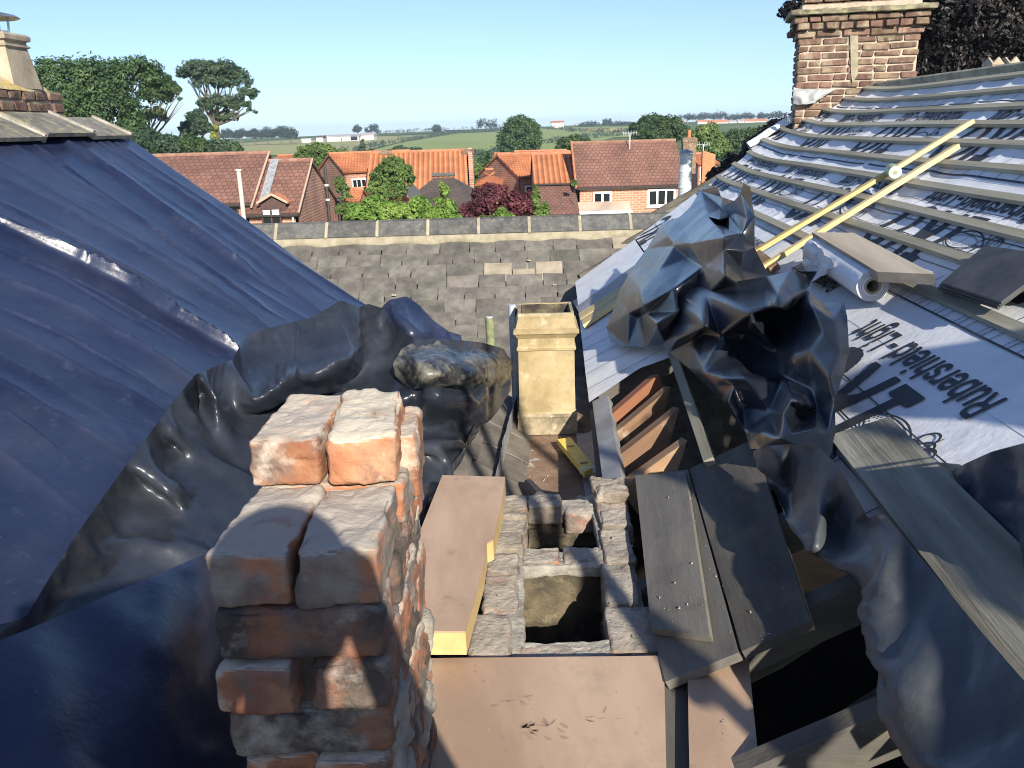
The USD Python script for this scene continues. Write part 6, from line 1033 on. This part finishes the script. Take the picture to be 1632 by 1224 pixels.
out = [(1060, 505, .2), (1074, 472, .34), (1110, 457, .40), (1160, 451, .42), (1220, 440, .42), (1262, 431, .42), (1304, 432, .36), (1286, 462, .34), (1306, 480, .34), (1346, 482, .34), (1351, 505, .32), (1354, 560, .26), (1346, 592, .22), (1330, 640, .2), (1334, 735, .12), (1215, 716, .12), (1196, 716, .08), (1188, 690, .05), (1150, 640, .05), (1100, 590, .05), (1066, 562, .06), (1052, 545, .10)]
inn = [(1124, 468, .42), (1122, 520, .38), (1200, 514, .42), (1196, 500, .46), (1230, 490, .46), (1246, 492, .46), (1292, 484, .42), (1120, 531, .22), (1190, 529, .20), (1226, 497, .26), (1262, 502, .24), (1240, 468, .50), (1215, 460, .44), (1285, 440, .34), (1160, 540, .22), (1100, 545, .18), (1080, 540, .24), (1150, 534, .26), (1170, 562, .14), (1240, 560, .12), (1200, 590, .08), (1120, 592, .15), (1150, 602, .22), (1192, 602, .23), (1160, 640, .17), (1180, 642, .10), (1200, 700, .10), (1215, 690, .17), (1230, 660, .09), (1250, 602, .12), (1260, 572, .24), (1290, 560, .30), (1312, 530, .36), (1340, 560, .30), (1322, 602, .27), (1292, 622, .12), (1280, 662, .10), (1262, 692, .22), (1242, 700, .21), (1272, 640, .28), (1302, 682, .22), (1303, 652, .10), (1320, 692, .19), (1330, 510, .37), (1280, 520, .30), (1260, 640, .26), (1248, 660, .24), (1170, 615, .19), (1140, 615, .13)]
obj('middle_heap', creased(out, inn, R_A, seed=47, hs=.62), 'film_tarp', tr_, smooth=50)
out = [(1196, 722, .08), (1216, 711, .22), (1260, 708, .24), (1304, 712, .25), (1336, 742, .25), (1378, 815, .22), (1412, 822, .2), (1490, 915, .17), (1550, 990, .16), (1612, 1062, .16), (1690, 1150, .16), (1760, 1260, .16), (1720, 1340, .2), (1490, 1340, .08), (1452, 1205, .06), (1420, 1132, .05), (1396, 1062, .05), (1385, 980, .06), (1370, 906, .09), (1318, 884, .09), (1260, 832, .08), (1238, 792, .08), (1216, 752, .06)]
inn = [(1236, 736, .23), (1262, 762, .07), (1330, 812, .09), (1376, 820, .10), (1288, 808, .17), (1304, 814, .23), (1292, 838, .22), (1342, 850, .22), (1390, 850, .24), (1382, 905, .20), (1402, 962, .20), (1440, 930, .22), (1412, 1042, .14), (1452, 1052, .20), (1520, 1082, .22), (1482, 1152, .16), (1562, 1182, .22), (1300, 760, .22), (1350, 780, .22), (1260, 800, .14), (1330, 840, .14), (1395, 985, .09), (1405, 1010, .18), (1430, 1100, .16), (1470, 1000, .24), (1600, 1230, .2)]
obj('tail', drape(out, inn, R_A, seed=61, hs=.8, sc=1.04, keep=.004), 'grey_tarp', tr_, smooth=65)
t3 = thing('tarpaulin', 'dark plastic sheet at the right edge beyond the broad weathered plank', 'tarpaulin', R_(1600, 800))
out = [(1508, 756, .02), (1540, 738, .12), (1580, 720, .2), (1632, 706, .25), (1720, 690, .28), (1720, 1000, .1), (1640, 905, .04), (1570, 818, .02)]
inn = [(1560, 752, .16), (1600, 748, .24), (1640, 760, .28), (1600, 800, .12), (1585, 775, .10), (1640, 830, .18), (1680, 800, .28)]
obj('sheet', drape(out, inn, R_A, seed=71, sc=1.04, keep=.004), 'black_tarp', t3, smooth=65)

# ---------------------------------------------------------------- behind the lens: the person taking the picture, the scaffold and unseen shade panels, whose shadows fall into view
def body(bones, refine=.02, it=6):
    M_ = None
    for (p, r), (q, s) in bones:
        a = Manifold.sphere(r, 20).translate(tuple(map(float, p))); b = Manifold.sphere(s, 20).translate(tuple(map(float, q))); h = Manifold.batch_hull([a, b]); M_ = h if M_ is None else M_ + h
    v, f = va(M_.refine_to_length(refine)); g = trimesh.Trimesh(v, f); trimesh.smoothing.filter_taubin(g, iterations=it); return g
HX, HY, HZ = HEAD
pn = thing('person', 'person in dark clothes standing on the scaffold holding a phone at arm height', 'person', (HX, HY, HZ - 1.62))
J = lambda x, y, z: np.array([HX + x, HY + y, HZ + z])
obj('body', body([((J(0, .0, .0), .085), (J(0, .025, .05), .092)), ((J(0, .0, .0), .085), (J(0, .06, -.05), .06)), ((J(0, -.03, -.04), .055), (J(0, -.04, -.17), .062)), ((J(-.15, -.05, -.25), .075), (J(.15, -.05, -.25), .075)), ((J(-.12, -.04, -.3), .15), (J(.12, -.04, -.3), .15)), ((J(-.1, -.0, -.24), .10), (J(.1, -.0, -.24), .10)), ((J(-.12, .0, -.36), .10), (J(.12, .0, -.36), .10)), ((J(-.06, -.05, -.34), .155), (J(-.06, -.04, -.9), .15)), ((J(.07, -.05, -.34), .155), (J(.07, -.04, -.9), .15)), ((J(-.08, -.05, -.3), .13), (J(-.07, -.04, -.72), .12)), ((J(.08, -.05, -.3), .13), (J(.07, -.04, -.72), .12)), ((J(-.09, -.04, -.78), .115), (J(-.11, -.02, -1.15), .07)), ((J(.09, -.04, -.78), .115), (J(.11, -.02, -1.15), .07)), ((J(-.11, -.02, -1.15), .07), (J(-.12, -.05, -1.54), .045)), ((J(.11, -.02, -1.15), .07), (J(.12, -.05, -1.54), .045)), ((J(-.12, -.06, -1.56), .045), (J(-.13, .12, -1.585), .032)), ((J(.12, -.06, -1.56), .045), (J(.13, .12, -1.585), .032)),
    ((J(-.19, -.05, -.24), .07), (J(-.23, .04, -.44), .055)), ((J(-.23, .04, -.44), .055), (np.array([-.085, -.07, -.05]), .03)), ((J(.19, -.05, -.24), .07), (J(.23, .04, -.44), .055)), ((J(.23, .04, -.44), .055), (np.array([.085, -.07, -.05]), .03))]), 'cloth', pn, smooth=True)
obj('hair', body([((J(0, -.02, .06), .095), (J(0, .0, .085), .09))]), 'hair', pn, smooth=True)
for s in (-1, 1):
    fg = [((np.array([s * .085, -.07, -.05]), .03), (np.array([s * .075, -.055, .0]), .024))] + [((np.array([s * .078, -.055 - .001 * k, .012 - .02 * k]), .011), (np.array([s * .060, -.026, .014 - .02 * k]), .009)) for k in range(4)] + [((np.array([s * .08, -.06, -.02]), .013), (np.array([s * .05, -.052, -.005]), .010))]
    obj('hand', body(fg, .008, 3), 'skin', pn, smooth=True)
obj('face', body([((J(0, .05, .0), .062), (J(0, .055, .03), .06)), ((J(0, .115, .005), .012), (J(0, .10, .035), .01)), ((J(-.09, .0, .0), .02), (J(-.088, -.01, .03), .018)), ((J(.09, .0, .0), .02), (J(.088, -.01, .03), .018))], .01, 3), 'skin', pn, smooth=True)
tag(obj('phone', xf(cbox(.13, .009, .068, .003), frame((-.03, -.035, 0), (1, 0, 0), (0, 0, 1))), 'phone'), 'dark phone held up by the person behind the view', 'phone')
sc_ = thing('scaffold', 'tube scaffold with boarded deck behind the viewpoint', 'scaffold', (0, -.9, -9))
for x in (-1.9, 1.9):
    for y in (-.62, -1.6): obj('standard', tube([(x, y, -9), (x, y, 1.4)], .024, 12), 'scaffold_tube', sc_)
for y in (-.62, -1.6): obj('ledger', tube([(-2.3, y, -1.72), (2.3, y, -1.72)], .024, 12), 'scaffold_tube', sc_)
for k in range(4): obj('scaffold_board', xf(cbox(4.4, .222, .038, .004), frame((0, -.55 - .3 - .23 * k + .3, -1.66), (1, 0, 0), (0, 0, 1))), 'plank', sc_)
def brace(A, Bq, yb, ext=1.6, r=.024, zlo=-2, zhi=2.5):
    """the tube whose shadow runs from A to B on the roof: it lies in the plane of that shadow and the sun, at y = yb"""
    a = A + SUN * ((yb - A[1]) / SUN[1]); b = Bq + SUN * ((yb - Bq[1]) / SUN[1]); e = (b - a) / np.linalg.norm(b - a); obj('brace', tube([a - e * ext, b + e * ext], r, 12), 'scaffold_tube', sc_)
brace(aZ(842, 700, FZ), aZ(911, 759, FZ), -.75, .9); brace(aZ(921, 883, -1.2), aZ(1061, 1036, -1.2), -.95, .9); brace(L_(755, 650), L_(800, 760), -.62, .7)
def shade_panel(pts, yb, name='guard_panel', matn='plywood'):
    """an out-of-view panel at y = yb, placed to shade the roof; pts are roof points on the edge of the shade it throws"""
    q = [p + SUN * ((yb - p[1]) / SUN[1]) for p in pts]; obj(name, hull([(x[0], yb + d, x[2]) for x in q for d in (-.009, .009)]), matn, sc_)
shade_panel([L_(0, 985, .33), L_(-200, 1010, .33), L_(320, 905, .30), L_(330, 1300, .2), L_(-200, 1500, .3)], -.70)  # out of view, placed to shade the front flap at the lower left
shade_panel([R_(1345, 600), R_(1440, 560), R_(1700, 520), R_(1700, 660), R_(1500, 665), R_(1345, 655)], -.74)  # unseen, darkens the lower membrane
shade_panel([R_(1150, 760), R_(1165, 800), R_(1215, 900), R_(1290, 1000), R_(1330, 1250), R_(1420, 1250), R_(1330, 1000), R_(1290, 900), R_(1190, 775)], -.78)  # unseen, darkens the boards right of the flues
shade_panel([R_(1468, 835, .1), R_(1550, 838, .1), R_(1650, 925, .1), R_(1660, 1010, .1), R_(1540, 945, .1)], -.80)  # unseen, darkens a patch of the broad plank

# ---------------------------------------------------------------- air
M['haze'] = usdkit.material(stage, '/World/Looks/haze', {'v': ('principled_volume', {'color': (.80, .90, 1.0), 'density': .00028, 'anisotropy': .3})}, [], volume='v.volume')
hz = obj('haze', box(-2700, 2700, -2700, 2700, -30, 22), 'haze', kind='stuff')
